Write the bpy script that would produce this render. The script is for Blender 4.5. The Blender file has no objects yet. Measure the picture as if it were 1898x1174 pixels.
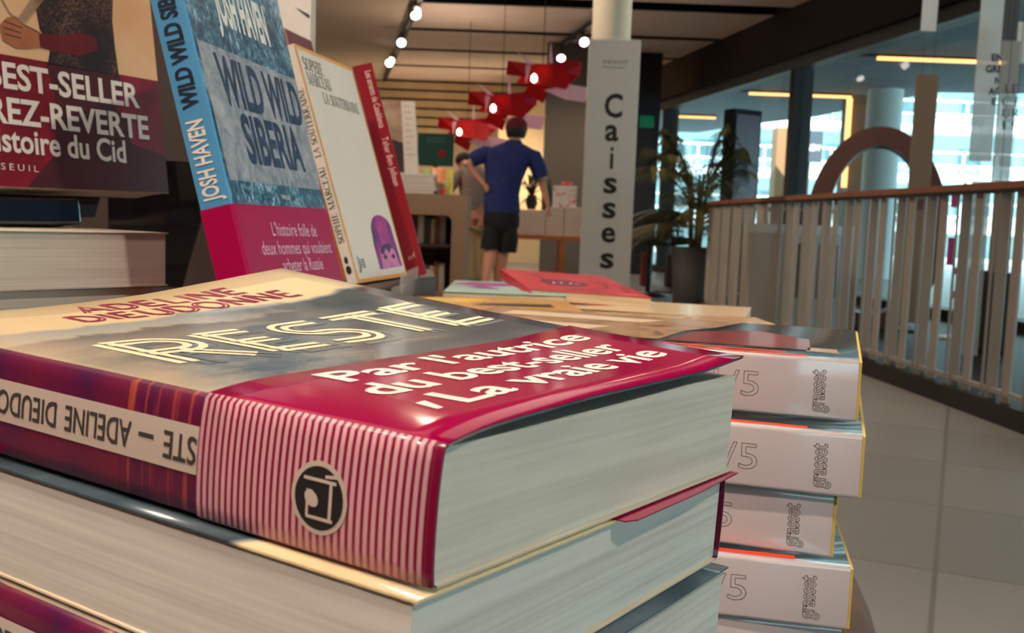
import bpy, bmesh, math, random
from mathutils import Vector, Matrix
random.seed(7)
SC = bpy.context.scene
COL = SC.collection

# ------------------------------------------------------------------ camera, world, lights, exposure
IMG_W, IMG_H, FPX = 1898, 1174, 1850.0
PITCH, ROLL, CAM_H = 0.0949, 0.037, 0.75
CAM = Vector((0, 0, CAM_H))
FWD = Vector((0, math.cos(PITCH), -math.sin(PITCH)))
UP0 = Vector((0, math.sin(PITCH), math.cos(PITCH)))
RGT = Vector((1, 0, 0)) * math.cos(ROLL) + UP0 * math.sin(ROLL)
UPV = -Vector((1, 0, 0)) * math.sin(ROLL) + UP0 * math.cos(ROLL)
cam_data = bpy.data.cameras.new('camera')
cam_data.sensor_width = 36.0
cam_data.lens = 36.0 * FPX / IMG_W
cam_data.clip_start = 0.01
cam_data.clip_end = 300
cam_data.dof.use_dof = True
cam_data.dof.focus_distance = 0.28
cam_data.dof.aperture_fstop = 40.0
cam = bpy.data.objects.new('camera', cam_data)
cam.matrix_world = Matrix((
    (RGT.x, UPV.x, -FWD.x, CAM.x), (RGT.y, UPV.y, -FWD.y, CAM.y),
    (RGT.z, UPV.z, -FWD.z, CAM.z), (0, 0, 0, 1)))
COL.objects.link(cam)
SC.camera = cam

world = bpy.data.worlds.new('world')
SC.world = world
world.use_nodes = True
world.node_tree.nodes['Background'].inputs[0].default_value = (0.60, 0.93, 1.0, 1)
world.node_tree.nodes['Background'].inputs[1].default_value = 4.2

SC.view_settings.view_transform = 'Standard'
SC.view_settings.look = 'None'
SC.view_settings.exposure = -0.3
SC.view_settings.gamma = 1.0
SC.view_settings.use_curve_mapping = False


def lamp(name, kind, loc, target, power, color, size=0.2, size_y=None, spot=60, blend=0.4):
    ld = bpy.data.lights.new(name, kind)
    ld.energy = power
    ld.color = color
    if kind == 'AREA':
        ld.shape = 'RECTANGLE'
        ld.size = size
        ld.size_y = size_y or size
    else:
        ld.shadow_soft_size = size
    if kind == 'SPOT':
        ld.spot_size = math.radians(spot)
        ld.spot_blend = blend
    o = bpy.data.objects.new(name, ld)
    o.location = loc
    d = Vector(target) - Vector(loc)
    o.rotation_euler = d.to_track_quat('-Z', 'Y').to_euler()
    COL.objects.link(o)
    return o


WARM = (1.0, 0.80, 0.60)
# spotlights of the shop aimed at the book table, from the ceiling tracks
lamp('table_spot_key', 'SPOT', (1.25, -0.95, 3.05), (0.05, 0.35, 0.7), 150, (1.0, 0.88, 0.74), 0.05, spot=40)
lamp('table_spot_left', 'SPOT', (-0.9, -1.3, 2.9), (-0.1, 0.45, 0.72), 235, (1.0, 0.79, 0.66), 0.08, spot=44)
lamp('table_spot_side', 'SPOT', (-1.5, 0.4, 3.2), (-0.05, 0.5, 0.72), 220, (1.0, 0.86, 0.70), 0.08, spot=46)
# general ceiling light of the shop, with added fill lamps
lamp('ceiling_light_near', 'AREA', (-0.8, 1.5, 3.3), (-0.8, 1.5, 0), 45, WARM, 2.5, 4)
lamp('floor_fill_right', 'AREA', (1.9, 3.6, 3.3), (1.9, 3.6, 0), 50, (1.0, 0.86, 0.7), 1.5, 4)  # unseen lamp added to brighten the floor at the right
for k, (x, y, w) in enumerate(((-0.6, 6.4, 190), (1.9, 7.0, 90), (-1.2, 12.0, 170), (0.95, 13.4, 150), (-1.95, 15.7, 170), (-2.6, 9.0, 230), (-3.2, 16.0, 200), (-0.6, 17.0, 170))):
    lamp('track_light_%d' % k, 'SPOT', (x, y, 3.2), (x, y, 0), w, WARM, 0.06, spot=150, blend=0.6)
lamp('back_wall_wash', 'AREA', (-1.2, 17.6, 1.2), (-1.2, 19.5, 3.0), 60, (1.0, 0.76, 0.5), 4, 0.4)  # added low fill without a fitting, lightens the slat wall
for k, (x, y, w) in enumerate(((-0.2, 9.0, 32), (-0.9, 13.0, 40), (1.3, 10.5, 30), (-3.0, 11.0, 30))):  # upward fill with no fittings, added to brighten the ceiling panels
    lamp('ceiling_fill_%d' % k, 'SPOT', (x, y, 2.35), (x, y, 3.4), w, WARM, 0.08, spot=165, blend=0.8)
# daylight on the street
sun = bpy.data.lights.new('sun', 'SUN')
sun.energy = 17.0
sun.angle = 0.02
sun.color = (1.0, 0.98, 0.94)
sun_o = bpy.data.objects.new('sun', sun)
sun_o.rotation_euler = Vector((0.25, 1.0, -0.8)).to_track_quat('-Z', 'Y').to_euler()
COL.objects.link(sun_o)


# ------------------------------------------------------------------ helpers
def at(px, py, Y):
    """world point at depth Y on the sight line through a pixel"""
    d = FWD + RGT * ((px - IMG_W / 2) / FPX) - UPV * ((py - IMG_H / 2) / FPX)
    return CAM + d * (Y / d.y)


def lin(c):
    c = c / 255.0
    return c / 12.92 if c <= 0.04045 else ((c + 0.055) / 1.055) ** 2.4


def rgb(r, g, b):
    return (lin(r), lin(g), lin(b), 1.0)


MATS = {}


def mat(name, color, rough=0.6, vary=0.0, scale=30.0, coat=0.0, metallic=0.0, spec=0.5, emit=None, strength=0.0, stretch=None):
    if name in MATS:
        return MATS[name]
    m = bpy.data.materials.new(name)
    m.use_nodes = True
    nt = m.node_tree
    b = nt.nodes['Principled BSDF']
    b.inputs['Base Color'].default_value = color
    b.inputs['Roughness'].default_value = rough
    b.inputs['Metallic'].default_value = metallic
    b.inputs['Specular IOR Level'].default_value = spec
    b.inputs['Coat Weight'].default_value = coat
    b.inputs['Coat Roughness'].default_value = 0.08
    if vary > 0:
        tc = nt.nodes.new('ShaderNodeTexCoord')
        mp = nt.nodes.new('ShaderNodeMapping')
        mp.inputs['Scale'].default_value = stretch or (1, 1, 1)
        nz = nt.nodes.new('ShaderNodeTexNoise')
        nz.inputs['Scale'].default_value = scale
        nz.inputs['Detail'].default_value = 3
        rp = nt.nodes.new('ShaderNodeValToRGB')
        lo = [max(0, c * (1 - vary)) for c in color[:3]] + [1]
        hi = [min(1, c * (1 + vary)) for c in color[:3]] + [1]
        rp.color_ramp.elements[0].color = lo
        rp.color_ramp.elements[0].position = 0.3
        rp.color_ramp.elements[1].color = hi
        rp.color_ramp.elements[1].position = 0.7
        L = nt.links.new
        L(tc.outputs['Object'], mp.inputs['Vector'])
        L(mp.outputs[0], nz.inputs['Vector'])
        L(nz.outputs['Fac'], rp.inputs[0])
        L(rp.outputs[0], b.inputs['Base Color'])
    if emit:
        b.inputs['Emission Color'].default_value = emit
        b.inputs['Emission Strength'].default_value = strength
    MATS[name] = m
    return m


class MB:
    """collects shapes into one mesh"""
    def __init__(s):
        s.v = []
        s.f = []
        s.mi = []
        s.smooth = []

    def add(s, vs, fs, mi=0, smooth=False):
        k = len(s.v)
        s.v += [tuple(v) for v in vs]
        for f in fs:
            s.f.append([i + k for i in f])
            s.mi.append(mi)
            s.smooth.append(smooth)

    def box(s, lo, hi, mi=0, R=None):
        x0, y0, z0 = lo
        x1, y1, z1 = hi
        vs = [Vector(p) for p in ((x0, y0, z0), (x1, y0, z0), (x1, y1, z0), (x0, y1, z0), (x0, y0, z1), (x1, y0, z1), (x1, y1, z1), (x0, y1, z1))]
        if R is not None:
            vs = [R @ v for v in vs]
        s.add(vs, [(0, 3, 2, 1), (4, 5, 6, 7), (0, 1, 5, 4), (1, 2, 6, 5), (2, 3, 7, 6), (3, 0, 4, 7)], mi)

    def prism(s, pts, a, b, fn=None, mi=0):
        """polygon pts (2D) swept from a to b along the third axis of fn(x, y, t)"""
        fn = fn or (lambda x, y, t: (x, y, t))
        n = len(pts)
        vs = [fn(p[0], p[1], a) for p in pts] + [fn(p[0], p[1], b) for p in pts]
        fs = [list(range(n))[::-1], list(range(n, 2 * n))]
        fs += [(i, (i + 1) % n, n + (i + 1) % n, n + i) for i in range(n)]
        s.add(vs, fs, mi)

    def flat(s, pts, fn, mi=0):
        s.add([fn(*p) for p in pts], [list(range(len(pts)))], mi)

    def tube(s, path, r, n=8, mi=0, cap=True):
        path = [Vector(p) for p in path]
        rs = r if isinstance(r, (list, tuple)) else [r] * len(path)
        vs, fs = [], []
        for i, p in enumerate(path):
            t = (path[min(i + 1, len(path) - 1)] - path[max(i - 1, 0)]).normalized()
            a = t.orthogonal().normalized() if i == 0 else (a - t * a.dot(t)).normalized()
            b = t.cross(a)
            for k in range(n):
                w = 2 * math.pi * k / n
                vs.append(p + (a * math.cos(w) + b * math.sin(w)) * rs[i])
        for i in range(len(path) - 1):
            for k in range(n):
                fs.append((i * n + k, i * n + (k + 1) % n, (i + 1) * n + (k + 1) % n, (i + 1) * n + k))
        s.add(vs, fs, mi, True)
        if cap:
            m = len(path) - 1
            s.add([vs[k] for k in range(n)], [list(range(n))[::-1]], mi)
            s.add([vs[m * n + k] for k in range(n)], [list(range(n))], mi)

    def lathe(s, prof, c=(0, 0, 0), n=32, mi=0, R=None):
        c = Vector(c)
        vs, fs = [], []
        for r, z in prof:
            for k in range(n):
                w = 2 * math.pi * k / n
                v = Vector((r * math.cos(w), r * math.sin(w), z))
                vs.append((R @ v if R is not None else v) + c)
        for i in range(len(prof) - 1):
            for k in range(n):
                fs.append((i * n + k, i * n + (k + 1) % n, (i + 1) * n + (k + 1) % n, (i + 1) * n + k))
        s.add(vs, fs, mi, True)
        s.add(vs[:n], [list(range(n))[::-1]], mi)
        s.add(vs[-n:], [list(range(n))], mi)

    def shell(s, outer, inner, mi=None):
        """closed sheet between two equal grids outer[i][j], inner[i][j]; mi per i segment"""
        ni, nj = len(outer), len(outer[0])
        vs = [p for row in outer for p in row] + [p for row in inner for p in row]
        N = ni * nj
        k = len(s.v)
        s.v += [tuple(v) for v in vs]

        def face(f, m, sm=True):
            s.f.append([i + k for i in f])
            s.mi.append(m)
            s.smooth.append(sm)
        for i in range(ni - 1):
            m = mi[i] if mi else 0
            for j in range(nj - 1):
                a, b, c, d = i * nj + j, i * nj + j + 1, (i + 1) * nj + j + 1, (i + 1) * nj + j
                face((a, d, c, b), m)
                face((N + a, N + b, N + c, N + d), m)
            for j in (0, nj - 1):
                a, d = i * nj + j, (i + 1) * nj + j
                face((a, N + a, N + d, d) if j == 0 else (a, d, N + d, N + a), m, False)
        for i in (0, ni - 1):
            m = (mi[0] if i == 0 else mi[-1]) if mi else 0
            for j in range(nj - 1):
                a, b = i * nj + j, i * nj + j + 1
                face((a, b, N + b, N + a) if i == 0 else (a, N + a, N + b, b), m, False)

    def build(s, name, mats, parent=None, bevel=0.0, fix=True):
        me = bpy.data.meshes.new(name)
        me.from_pydata(s.v, [], s.f)
        for m in (mats if isinstance(mats, (list, tuple)) else [mats]):
            me.materials.append(m)
        me.polygons.foreach_set('material_index', s.mi)
        me.polygons.foreach_set('use_smooth', s.smooth)
        me.update()
        if fix:
            bm = bmesh.new()
            bm.from_mesh(me)
            bmesh.ops.recalc_face_normals(bm, faces=bm.faces)
            bm.to_mesh(me)
            bm.free()
        o = bpy.data.objects.new(name, me)
        COL.objects.link(o)
        if parent:
            o.parent = parent
        if bevel:
            md = o.modifiers.new('bevel', 'BEVEL')
            md.width = bevel
            md.segments = 2
            md.limit_method = 'ANGLE'
        return o


def tag(o, label, cat, group=None):
    o['label'] = label
    o['category'] = cat
    if group:
        o['group'] = group
    return o


def thing(name, label, cat, loc=(0, 0, 0), rz=0.0, group=None, M=None):
    o = bpy.data.objects.new(name, None)
    o.empty_display_size = 0.05
    COL.objects.link(o)
    if M is not None:
        o.matrix_world = M
    else:
        o.location = loc
        o.rotation_euler = (0, 0, rz)
    return tag(o, label, cat, group)


def struct(name, mb, m, bevel=0.0, parent=None):
    o = mb.build(name, m, parent, bevel)
    if not parent:
        o['kind'] = 'structure'
    return o


def dup(root, label=None, M=None, loc=None, rz=None, group=None):
    r = root.copy()
    COL.objects.link(r)
    if M is not None:
        r.matrix_world = M
    if loc is not None:
        r.location = loc
    if rz is not None:
        r.rotation_euler = (0, 0, rz)
    if label:
        r['label'] = label
    if group:
        r['group'] = group
    for ch in list(root.children):
        c = ch.copy()
        COL.objects.link(c)
        c.parent = r
        for g in list(ch.children):
            d = g.copy()
            COL.objects.link(d)
            d.parent = c
    return r


def frame_matrix(O, u, v, n):
    return Matrix(((u.x, v.x, n.x, O.x), (u.y, v.y, n.y, O.y), (u.z, v.z, n.z, O.z), (0, 0, 0, 1)))


# ------------------------------------------------------------------ lettering
GLYPH_CACHE = {}


def sans2d(body, bold, cuts):
    key = (body, bold, cuts)
    if key in GLYPH_CACHE:
        return GLYPH_CACHE[key]
    c = bpy.data.curves.new('glyphs', 'FONT')
    c.body = body
    c.offset = bold
    c.resolution_u = 3
    o = bpy.data.objects.new('glyphs', c)
    COL.objects.link(o)
    dg = bpy.context.evaluated_depsgraph_get()
    me = bpy.data.meshes.new_from_object(o.evaluated_get(dg))
    bpy.data.objects.remove(o)
    bpy.data.curves.remove(c)
    xs = [v.co.x for v in me.vertices]
    x0, x1 = min(xs), max(xs)
    bm = bmesh.new()
    bm.from_mesh(me)
    bpy.data.meshes.remove(me)
    for v in bm.verts:
        v.co.x = (v.co.x - x0) / (x1 - x0)
        v.co.y /= 0.69
    for k in range(1, cuts):
        g = list(bm.verts) + list(bm.edges) + list(bm.faces)
        bmesh.ops.bisect_plane(bm, geom=g, plane_co=(k / cuts, 0, 0), plane_no=(1, 0, 0), dist=1e-6)
    bm.verts.index_update()
    r = ([(v.co.x, v.co.y) for v in bm.verts], [[v.index for v in f.verts] for f in bm.faces])
    bm.free()
    GLYPH_CACHE[key] = r
    return r


def ribbon(out, pts, w):
    """2D ribbon of width w (number or list) along pts, quads appended to out"""
    n = len(pts)
    ws = w if isinstance(w, (list, tuple)) else [w] * n
    L, Rr = [], []
    for i in range(n):
        a, b = pts[max(i - 1, 0)], pts[min(i + 1, n - 1)]
        dx, dy = b[0] - a[0], b[1] - a[1]
        l = math.hypot(dx, dy) or 1
        nx, ny = -dy / l * ws[i] / 2, dx / l * ws[i] / 2
        L.append((pts[i][0] + nx, pts[i][1] + ny))
        Rr.append((pts[i][0] - nx, pts[i][1] - ny))
    for i in range(n - 1):
        out.append([Rr[i], Rr[i + 1], L[i + 1], L[i]])


def arc(cx, cy, rx, ry, a0, a1, n=14):
    return [(cx + rx * math.cos(math.radians(a0 + (a1 - a0) * i / n)), cy + ry * math.sin(math.radians(a0 + (a1 - a0) * i / n))) for i in range(n + 1)]


T, K = 0.15, 0.055     # thick and thin strokes of the serif letters


def sv(x, y0=0.0, y1=1.0, w=T):
    o = []
    ribbon(o, [(x, y0), (x, y1)], w)
    for y in (y0 + K / 2, y1 - K / 2):
        ribbon(o, [(x - w / 2 - 0.1, y), (x + w / 2 + 0.1, y)], K)
    return o


def sh(x0, x1, y, w=K):
    o = []
    ribbon(o, [(x0, y), (x1, y)], w)
    return o


def sd(x0, y0, x1, y1, w):
    o = []
    ribbon(o, [(x0, y0), (x1, y1)], w)
    return o


def so(cx, cy, rx, ry, a0, a1):
    p = arc(cx, cy, rx, ry, a0, a1)
    ws = [K + (T - K) * abs(math.cos(math.radians(a0 + (a1 - a0) * i / 14))) for i in range(15)]
    o = []
    ribbon(o, p, ws)
    return o


SERIF = {
    'S': (0.62, lambda: so(.3, .74, .22, .22, 20, 250) + so(.3, .26, .24, .23, 90 - 20, -160) + sd(.2, .58, .42, .45, T)),
    'O': (0.86, lambda: so(.4, .5, .34, .47, 0, 360)),
    'P': (0.7, lambda: sv(.2) + so(.32, .73, .3, .24, 90, -90) + sh(.2, .35, .97) + sh(.2, .35, .49)),
    'H': (0.92, lambda: sv(.2) + sv(.72) + sh(.2, .72, .5)),
    'I': (0.42, lambda: sv(.2)),
    'E': (0.7, lambda: sv(.2) + sh(.2, .6, .97) + sh(.2, .5, .52) + sh(.2, .62, .03) + sd(.6, .97, .6, .78, K) + sd(.62, .03, .62, .24, K)),
    'M': (1.1, lambda: sv(.15, w=K) + sv(.95) + sd(.15, .98, .54, .03, T) + sd(.54, .03, .95, .98, K)),
    'A': (0.86, lambda: sd(.08, 0, .42, 1, K) + sd(.42, 1, .74, 0, T) + sh(.2, .6, .33) + sh(-.02, .22, .03) + sh(.58, .9, .03)),
    'R': (0.84, lambda: sv(.2) + so(.32, .75, .27, .22, 90, -90) + sh(.2, .35, .97) + sh(.2, .35, .52) + sd(.38, .5, .76, 0, T)),
    'C': (0.76, lambda: so(.4, .5, .34, .47, 45, 315) + sd(.64, .84, .64, .66, K)),
    'U': (0.88, lambda: sv(.2, .3) + sv(.68, .3, w=K) + so(.44, .3, .24, .28, 180, 360)),
    'L': (0.66, lambda: sv(.2) + sh(.2, .6, .03) + sd(.6, .03, .6, .25, K)),
    'T': (0.74, lambda: sv(.36) + sh(.04, .68, .97) + sd(.05, .97, .05, .78, K) + sd(.67, .97, .67, .78, K)),
    'N': (0.92, lambda: sv(.16, w=K) + sv(.74, w=K) + sd(.16, .98, .74, .02, T)),
    '!': (0.4, lambda: sd(.2, .3, .2, 1, T) + sd(.2, 0, .2, .14, T)),
    ' ': (0.5, lambda: []),
}


def off(pts, d):
    n = len(pts)
    r = []
    for i in range(n):
        a, b = pts[max(i - 1, 0)], pts[min(i + 1, n - 1)]
        dx, dy = b[0] - a[0], b[1] - a[1]
        l = math.hypot(dx, dy) or 1
        r.append((pts[i][0] - dy / l * d, pts[i][1] + dx / l * d))
    return r


DECO = {   # centre lines of wide geometric capitals, drawn as twin lines
    'R': (0.86, [[(.12, 0), (.12, 1)], [(.12, .96)] + arc(.48, .72, .26, .24, 90, -90) + [(.12, .48)], [(.42, .47), (.78, 0)]]),
    'E': (0.74, [[(.12, 0), (.12, 1)], [(.12, .95), (.62, .95)], [(.12, .5), (.54, .5)], [(.12, .05), (.66, .05)]]),
    'S': (0.8, [[(.68, .95)] + arc(.34, .72, .24, .23, 90, 270, 10) + arc(.42, .27, .26, .22, 90, -90, 10) + [(.06, .05)]]),
    'T': (0.76, [[(.38, 0), (.38, .95)], [(.02, .95), (.74, .95)]]),
    'A': (0.86, [[(.04, 0), (.42, 1), (.8, 0)], [(.2, .36), (.64, .36)]]),
    'D': (0.86, [[(.12, 0), (.12, 1)], [(.12, .95)] + arc(.34, .5, .42, .45, 90, -90) + [(.12, .05)]]),
    'L': (0.66, [[(.12, 1), (.12, .05), (.6, .05)]]),
    'I': (0.26, [[(.12, 0), (.12, 1)]]),
    'N': (0.88, [[(.12, 0), (.12, 1)], [(.12, 1), (.74, 0)], [(.74, 0), (.74, 1)]]),
    'U': (0.86, [[(.12, 1)] + arc(.43, .36, .31, .33, 180, 360) + [(.74, 1)]]),
    'O': (0.98, [arc(.47, .5, .41, .47, 0, 360, 24)]),
}


def vec2d(body, style, gap=0.062, lw=0.075):
    polys, x = [], 0.0
    for ch in body:
        if style == 'serif':
            w, f = SERIF[ch]
            polys += [[(p[0] + x, p[1]) for p in q] for q in f()]
            x += w
        else:
            w, strokes = DECO[ch]
            for s_ in strokes:
                sp = [(p[0] + x, p[1]) for p in s_]
                for d in (-gap, gap):
                    ribbon(polys, off(sp, d), lw)
            x += w + 0.08
    xs = [p[0] for q in polys for p in q]
    x0, x1 = min(xs), max(xs)
    vs, fs = [], []
    for q in polys:
        k = len(vs)
        vs += [((p[0] - x0) / (x1 - x0), p[1]) for p in q]
        fs.append(list(range(k, k + len(q))))
    return vs, fs


def text(mb, body, fn, p0, p1, h, style='sans', bold=0.0, cuts=0, slant=0.0, mi=0, flip=False):
    """one line of letters from p0 to p1 (baseline), capital height h, laid on the surface fn(u, v)"""
    vs, fs = sans2d(body, bold, cuts) if style == 'sans' else vec2d(body, style)
    dx, dy = p1[0] - p0[0], p1[1] - p0[1]
    l = math.hypot(dx, dy)
    ex, ey = -dy / l, dx / l
    if flip:
        ex, ey = -ex, -ey
    out = []
    for x, y in vs:
        xx = x + slant * y * h / l
        out.append(fn(p0[0] + dx * xx + ex * h * y, p0[1] + dy * xx + ey * h * y))
    mb.add(out, fs, mi)


def ellipse(cx, cy, rx, ry, n=28, rot=0.0):
    r = math.radians(rot)
    return [(cx + rx * math.cos(a) * math.cos(r) - ry * math.sin(a) * math.sin(r), cy + rx * math.cos(a) * math.sin(r) + ry * math.sin(a) * math.cos(r))
            for a in [2 * math.pi * i / n for i in range(n)]]


def rrect(x0, y0, x1, y1, r, n=5):
    p = []
    for cx, cy, a in ((x1 - r, y0 + r, -90), (x1 - r, y1 - r, 0), (x0 + r, y1 - r, 90), (x0 + r, y0 + r, 180)):
        p += arc(cx, cy, r, r, a, a + 90, n)
    return p


# ------------------------------------------------------------------ node-built materials
class NT:
    def __init__(s, name, rough=0.5, coat=0.0):
        s.m = bpy.data.materials.new(name)
        s.m.use_nodes = True
        s.nt = s.m.node_tree
        s.b = s.nt.nodes['Principled BSDF']
        s.b.inputs['Roughness'].default_value = rough
        s.b.inputs['Coat Weight'].default_value = coat
        s.b.inputs['Coat Roughness'].default_value = 0.06
        MATS[name] = s.m
        tc = s.nt.nodes.new('ShaderNodeTexCoord')
        s.obj = tc.outputs['Object']

    def n(s, kind, **kw):
        nd = s.nt.nodes.new('ShaderNode' + kind)
        for k, v in kw.items():
            setattr(nd, k, v)
        return nd

    def link(s, a, b):
        s.nt.links.new(a, b)

    def val(s, x, sock):
        if isinstance(x, (int, float)):
            sock.default_value = x
        elif isinstance(x, tuple):
            sock.default_value = x
        else:
            s.link(x, sock)

    def math(s, op, a, b=0.0, clamp=False):
        nd = s.n('Math', operation=op, use_clamp=clamp)
        s.val(a, nd.inputs[0])
        s.val(b, nd.inputs[1])
        return nd.outputs[0]

    def mix(s, fac, a, b):
        nd = s.n('Mix', data_type='RGBA')
        s.val(fac, nd.inputs[0])
        s.val(a, nd.inputs[6])
        s.val(b, nd.inputs[7])
        return nd.outputs[2]

    def noise(s, scale, stretch=(1, 1, 1), detail=4, rough=0.5, distort=0.0):
        mp = s.n('Mapping')
        mp.inputs['Scale'].default_value = stretch
        s.link(s.obj, mp.inputs[0])
        nz = s.n('TexNoise')
        nz.inputs['Scale'].default_value = scale
        nz.inputs['Detail'].default_value = detail
        nz.inputs['Roughness'].default_value = rough
        nz.inputs['Distortion'].default_value = distort
        s.link(mp.outputs[0], nz.inputs[0])
        return nz.outputs['Fac']

    def ramp(s, fac, stops):
        rp = s.n('ValToRGB')
        e = rp.color_ramp.elements
        while len(e) < len(stops):
            e.new(0.5)
        for el, (p, c) in zip(e, stops):
            el.position = p
            el.color = c
        s.link(fac, rp.inputs[0])
        return rp.outputs[0]

    def xyz(s):
        sp = s.n('SeparateXYZ')
        s.link(s.obj, sp.inputs[0])
        return sp.outputs

    def step(s, x, edge, soft):
        nd = s.n('MapRange')
        nd.clamp = True
        s.val(x, nd.inputs[0])
        s.val(edge if not isinstance(edge, (int, float)) else edge, nd.inputs[1])
        s.val(s.math('ADD', edge, soft), nd.inputs[2])
        return nd.outputs[0]

    def color(s, c):
        s.link(c, s.b.inputs['Base Color'])
        return s.m


def pages_mat(name, c0, c1, scale=1100):
    t = NT(name, 0.85)
    n1 = t.noise(1.0, (6, 6, scale), 2)
    n2 = t.noise(1.0, (20, 20, scale * 0.3), 2)
    n3 = t.noise(25, (1, 1, 1), 2)
    f = t.math('ADD', t.math('MULTIPLY', n1, 0.55), t.math('MULTIPLY', n2, 0.45))
    c = t.ramp(f, [(0.36, c0), (0.58, c1)])
    bp = t.n('Bump')
    bp.inputs['Strength'].default_value = 0.12
    bp.inputs['Distance'].default_value = 0.0004
    t.link(f, bp.inputs['Height'])
    t.link(bp.outputs[0], t.b.inputs['Normal'])
    return t.color(t.mix(t.math('MULTIPLY', n3, 0.12), c, c0))


def novel_front():
    """mist over mountains above dark water; u across, v up the cover"""
    t = NT('novel_cover_art', 0.16, 0.0)
    t.b.inputs['Specular IOR Level'].default_value = 0.3
    x, y, z = t.xyz()
    wob = t.noise(22, (1, 0.0, 0), 5, 0.55)
    wob2 = t.noise(34, (1, 0.0, 0), 5, 0.6)
    base = t.mix(t.noise(14, (1, 2.2, 1), 4), rgb(248, 226, 180), rgb(238, 208, 158))

    def ridge(lo, slope, amp, w):
        e = t.math('ADD', t.math('MULTIPLY', w, amp), t.math('ADD', t.math('MULTIPLY', x, slope), lo))
        return t.math('SUBTRACT', 1.0, t.step(y, e, 0.003))
    fine = t.noise(60, (1, 1, 1), 5, 0.65)
    veil = t.math('MULTIPLY', t.math('SUBTRACT', fine, 0.5), 0.5)
    hazeA = t.mix(t.step(y, 0.108, 0.03), rgb(216, 200, 176), rgb(146, 160, 168))
    c = t.mix(t.math('MULTIPLY', ridge(0.118, 0.0, 0.036, wob), 0.85), base, hazeA)
    hazeB = t.mix(t.step(y, 0.096, 0.026), rgb(186, 172, 156), rgb(118, 112, 110))
    c = t.mix(t.math('MULTIPLY', ridge(0.106, 0.0, 0.032, wob2), 0.9), c, hazeB)
    mist = t.noise(13, (1.0, 3.2, 1), 6, 0.62, 0.9)
    water = t.ramp(mist, [(0.36, rgb(60, 78, 92)), (0.48, rgb(98, 114, 124)), (0.58, rgb(132, 128, 124)), (0.72, rgb(196, 178, 156))])
    c = t.mix(ridge(0.098, 0.03, 0.018, wob), c, water)
    warm = t.math('MULTIPLY', t.math('SUBTRACT', 1.0, t.step(x, 0.03, 0.05)), t.step(fine, 0.44, 0.2))
    c = t.mix(t.math('MULTIPLY', warm, t.math('MULTIPLY', ridge(0.098, 0.03, 0.018, wob), 0.45)), c, rgb(196, 176, 150))
    deep = t.math('MULTIPLY', t.step(t.math('ADD', x, t.math('MULTIPLY', veil, 0.12)), 0.058, 0.05), ridge(0.116, 0.05, 0.024, wob))
    dark = t.ramp(t.noise(26, (1, 2.4, 1), 4), [(0.35, rgb(54, 70, 80)), (0.62, rgb(78, 92, 100)), (0.8, rgb(120, 126, 128))])
    c = t.mix(deep, c, dark)
    edge = t.math('SUBTRACT', 1.0, t.step(x, 0.004, 0.016))
    c = t.mix(t.math('MULTIPLY', edge, 0.6), c, rgb(190, 170, 140))
    return t.color(c)


def novel_spine():
    t = NT('novel_spine_art', 0.4, 0.3)
    x, y, z = t.xyz()
    n1 = t.noise(60, (1, 1.0, 0.7), 5, 0.6)
    c = t.ramp(n1, [(0.3, rgb(66, 14, 66)), (0.5, rgb(104, 14, 62)), (0.7, rgb(116, 20, 54))])
    st = t.noise(420, (0.2, 1, 0.03), 2)
    rip = t.math('MULTIPLY', t.step(st, 0.55, 0.1), t.math('SUBTRACT', 1.0, t.math('MULTIPLY', t.math('ABSOLUTE', t.math('SUBTRACT', y, 0.058)), 60.0), True))
    c = t.mix(t.math('MULTIPLY', rip, 0.6), c, rgb(214, 96, 60))
    st2 = t.math('MULTIPLY', t.step(st, 0.56, 0.1), t.math('SUBTRACT', 1.0, t.math('MULTIPLY', t.math('ABSOLUTE', t.math('SUBTRACT', y, 0.074)), 130.0), True))
    c = t.mix(t.math('MULTIPLY', st2, 0.6), c, rgb(226, 110, 48))
    return t.color(c)


def ice_mat():
    t = NT('ice_cover_art', 0.3, 0.4)
    n1 = t.noise(170, (1, 0.6, 1), 6, 0.8, 1.6)
    n2 = t.noise(40, (1, 1, 1), 3)
    f = t.math('ADD', t.math('MULTIPLY', n1, 0.75), t.math('MULTIPLY', n2, 0.25))
    return t.color(t.ramp(f, [(0.38, rgb(16, 36, 54)), (0.47, rgb(40, 88, 116)), (0.54, rgb(90, 146, 170)), (0.62, rgb(206, 224, 228))]))


def frost_mat():
    t = NT('frost_panel_print', 0.45, 0.2)
    n1 = t.noise(90, (1, 0.9, 1), 6, 0.75, 0.8)
    x, y, z = t.xyz()
    sp = t.noise(240, (1, 0.25, 1), 4, 0.7)
    low = t.math('MULTIPLY', t.step(sp, 0.5, 0.12), t.math('SUBTRACT', 1.0, t.step(y, 0.074, 0.025)))
    c = t.ramp(n1, [(0.34, rgb(112, 124, 136)), (0.52, rgb(160, 164, 170)), (0.68, rgb(190, 192, 194))])
    return t.color(t.mix(t.math('MULTIPLY', low, 0.5), c, rgb(70, 92, 112)))


def letter_ice():
    t = NT('dark_blue_ice_ink', 0.4, 0.2)
    n1 = t.noise(170, (1, 1, 1), 5, 0.7)
    return t.color(t.ramp(n1, [(0.36, rgb(24, 42, 70)), (0.6, rgb(40, 72, 106)), (0.74, rgb(96, 126, 150))]))


def mail_mat():
    t = NT('chain_mail_print', 0.5, 0.2)
    v = t.n('TexVoronoi')
    v.inputs['Scale'].default_value = 620
    t.link(t.obj, v.inputs['Vector'])
    big = t.noise(30, (1, 1, 1), 3)
    c = t.ramp(v.outputs['Distance'], [(0.1, rgb(168, 120, 88)), (0.4, rgb(92, 58, 46)), (0.75, rgb(42, 26, 24))])
    return t.color(t.mix(t.step(big, 0.42, 0.3), rgb(34, 20, 20), c))


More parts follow.
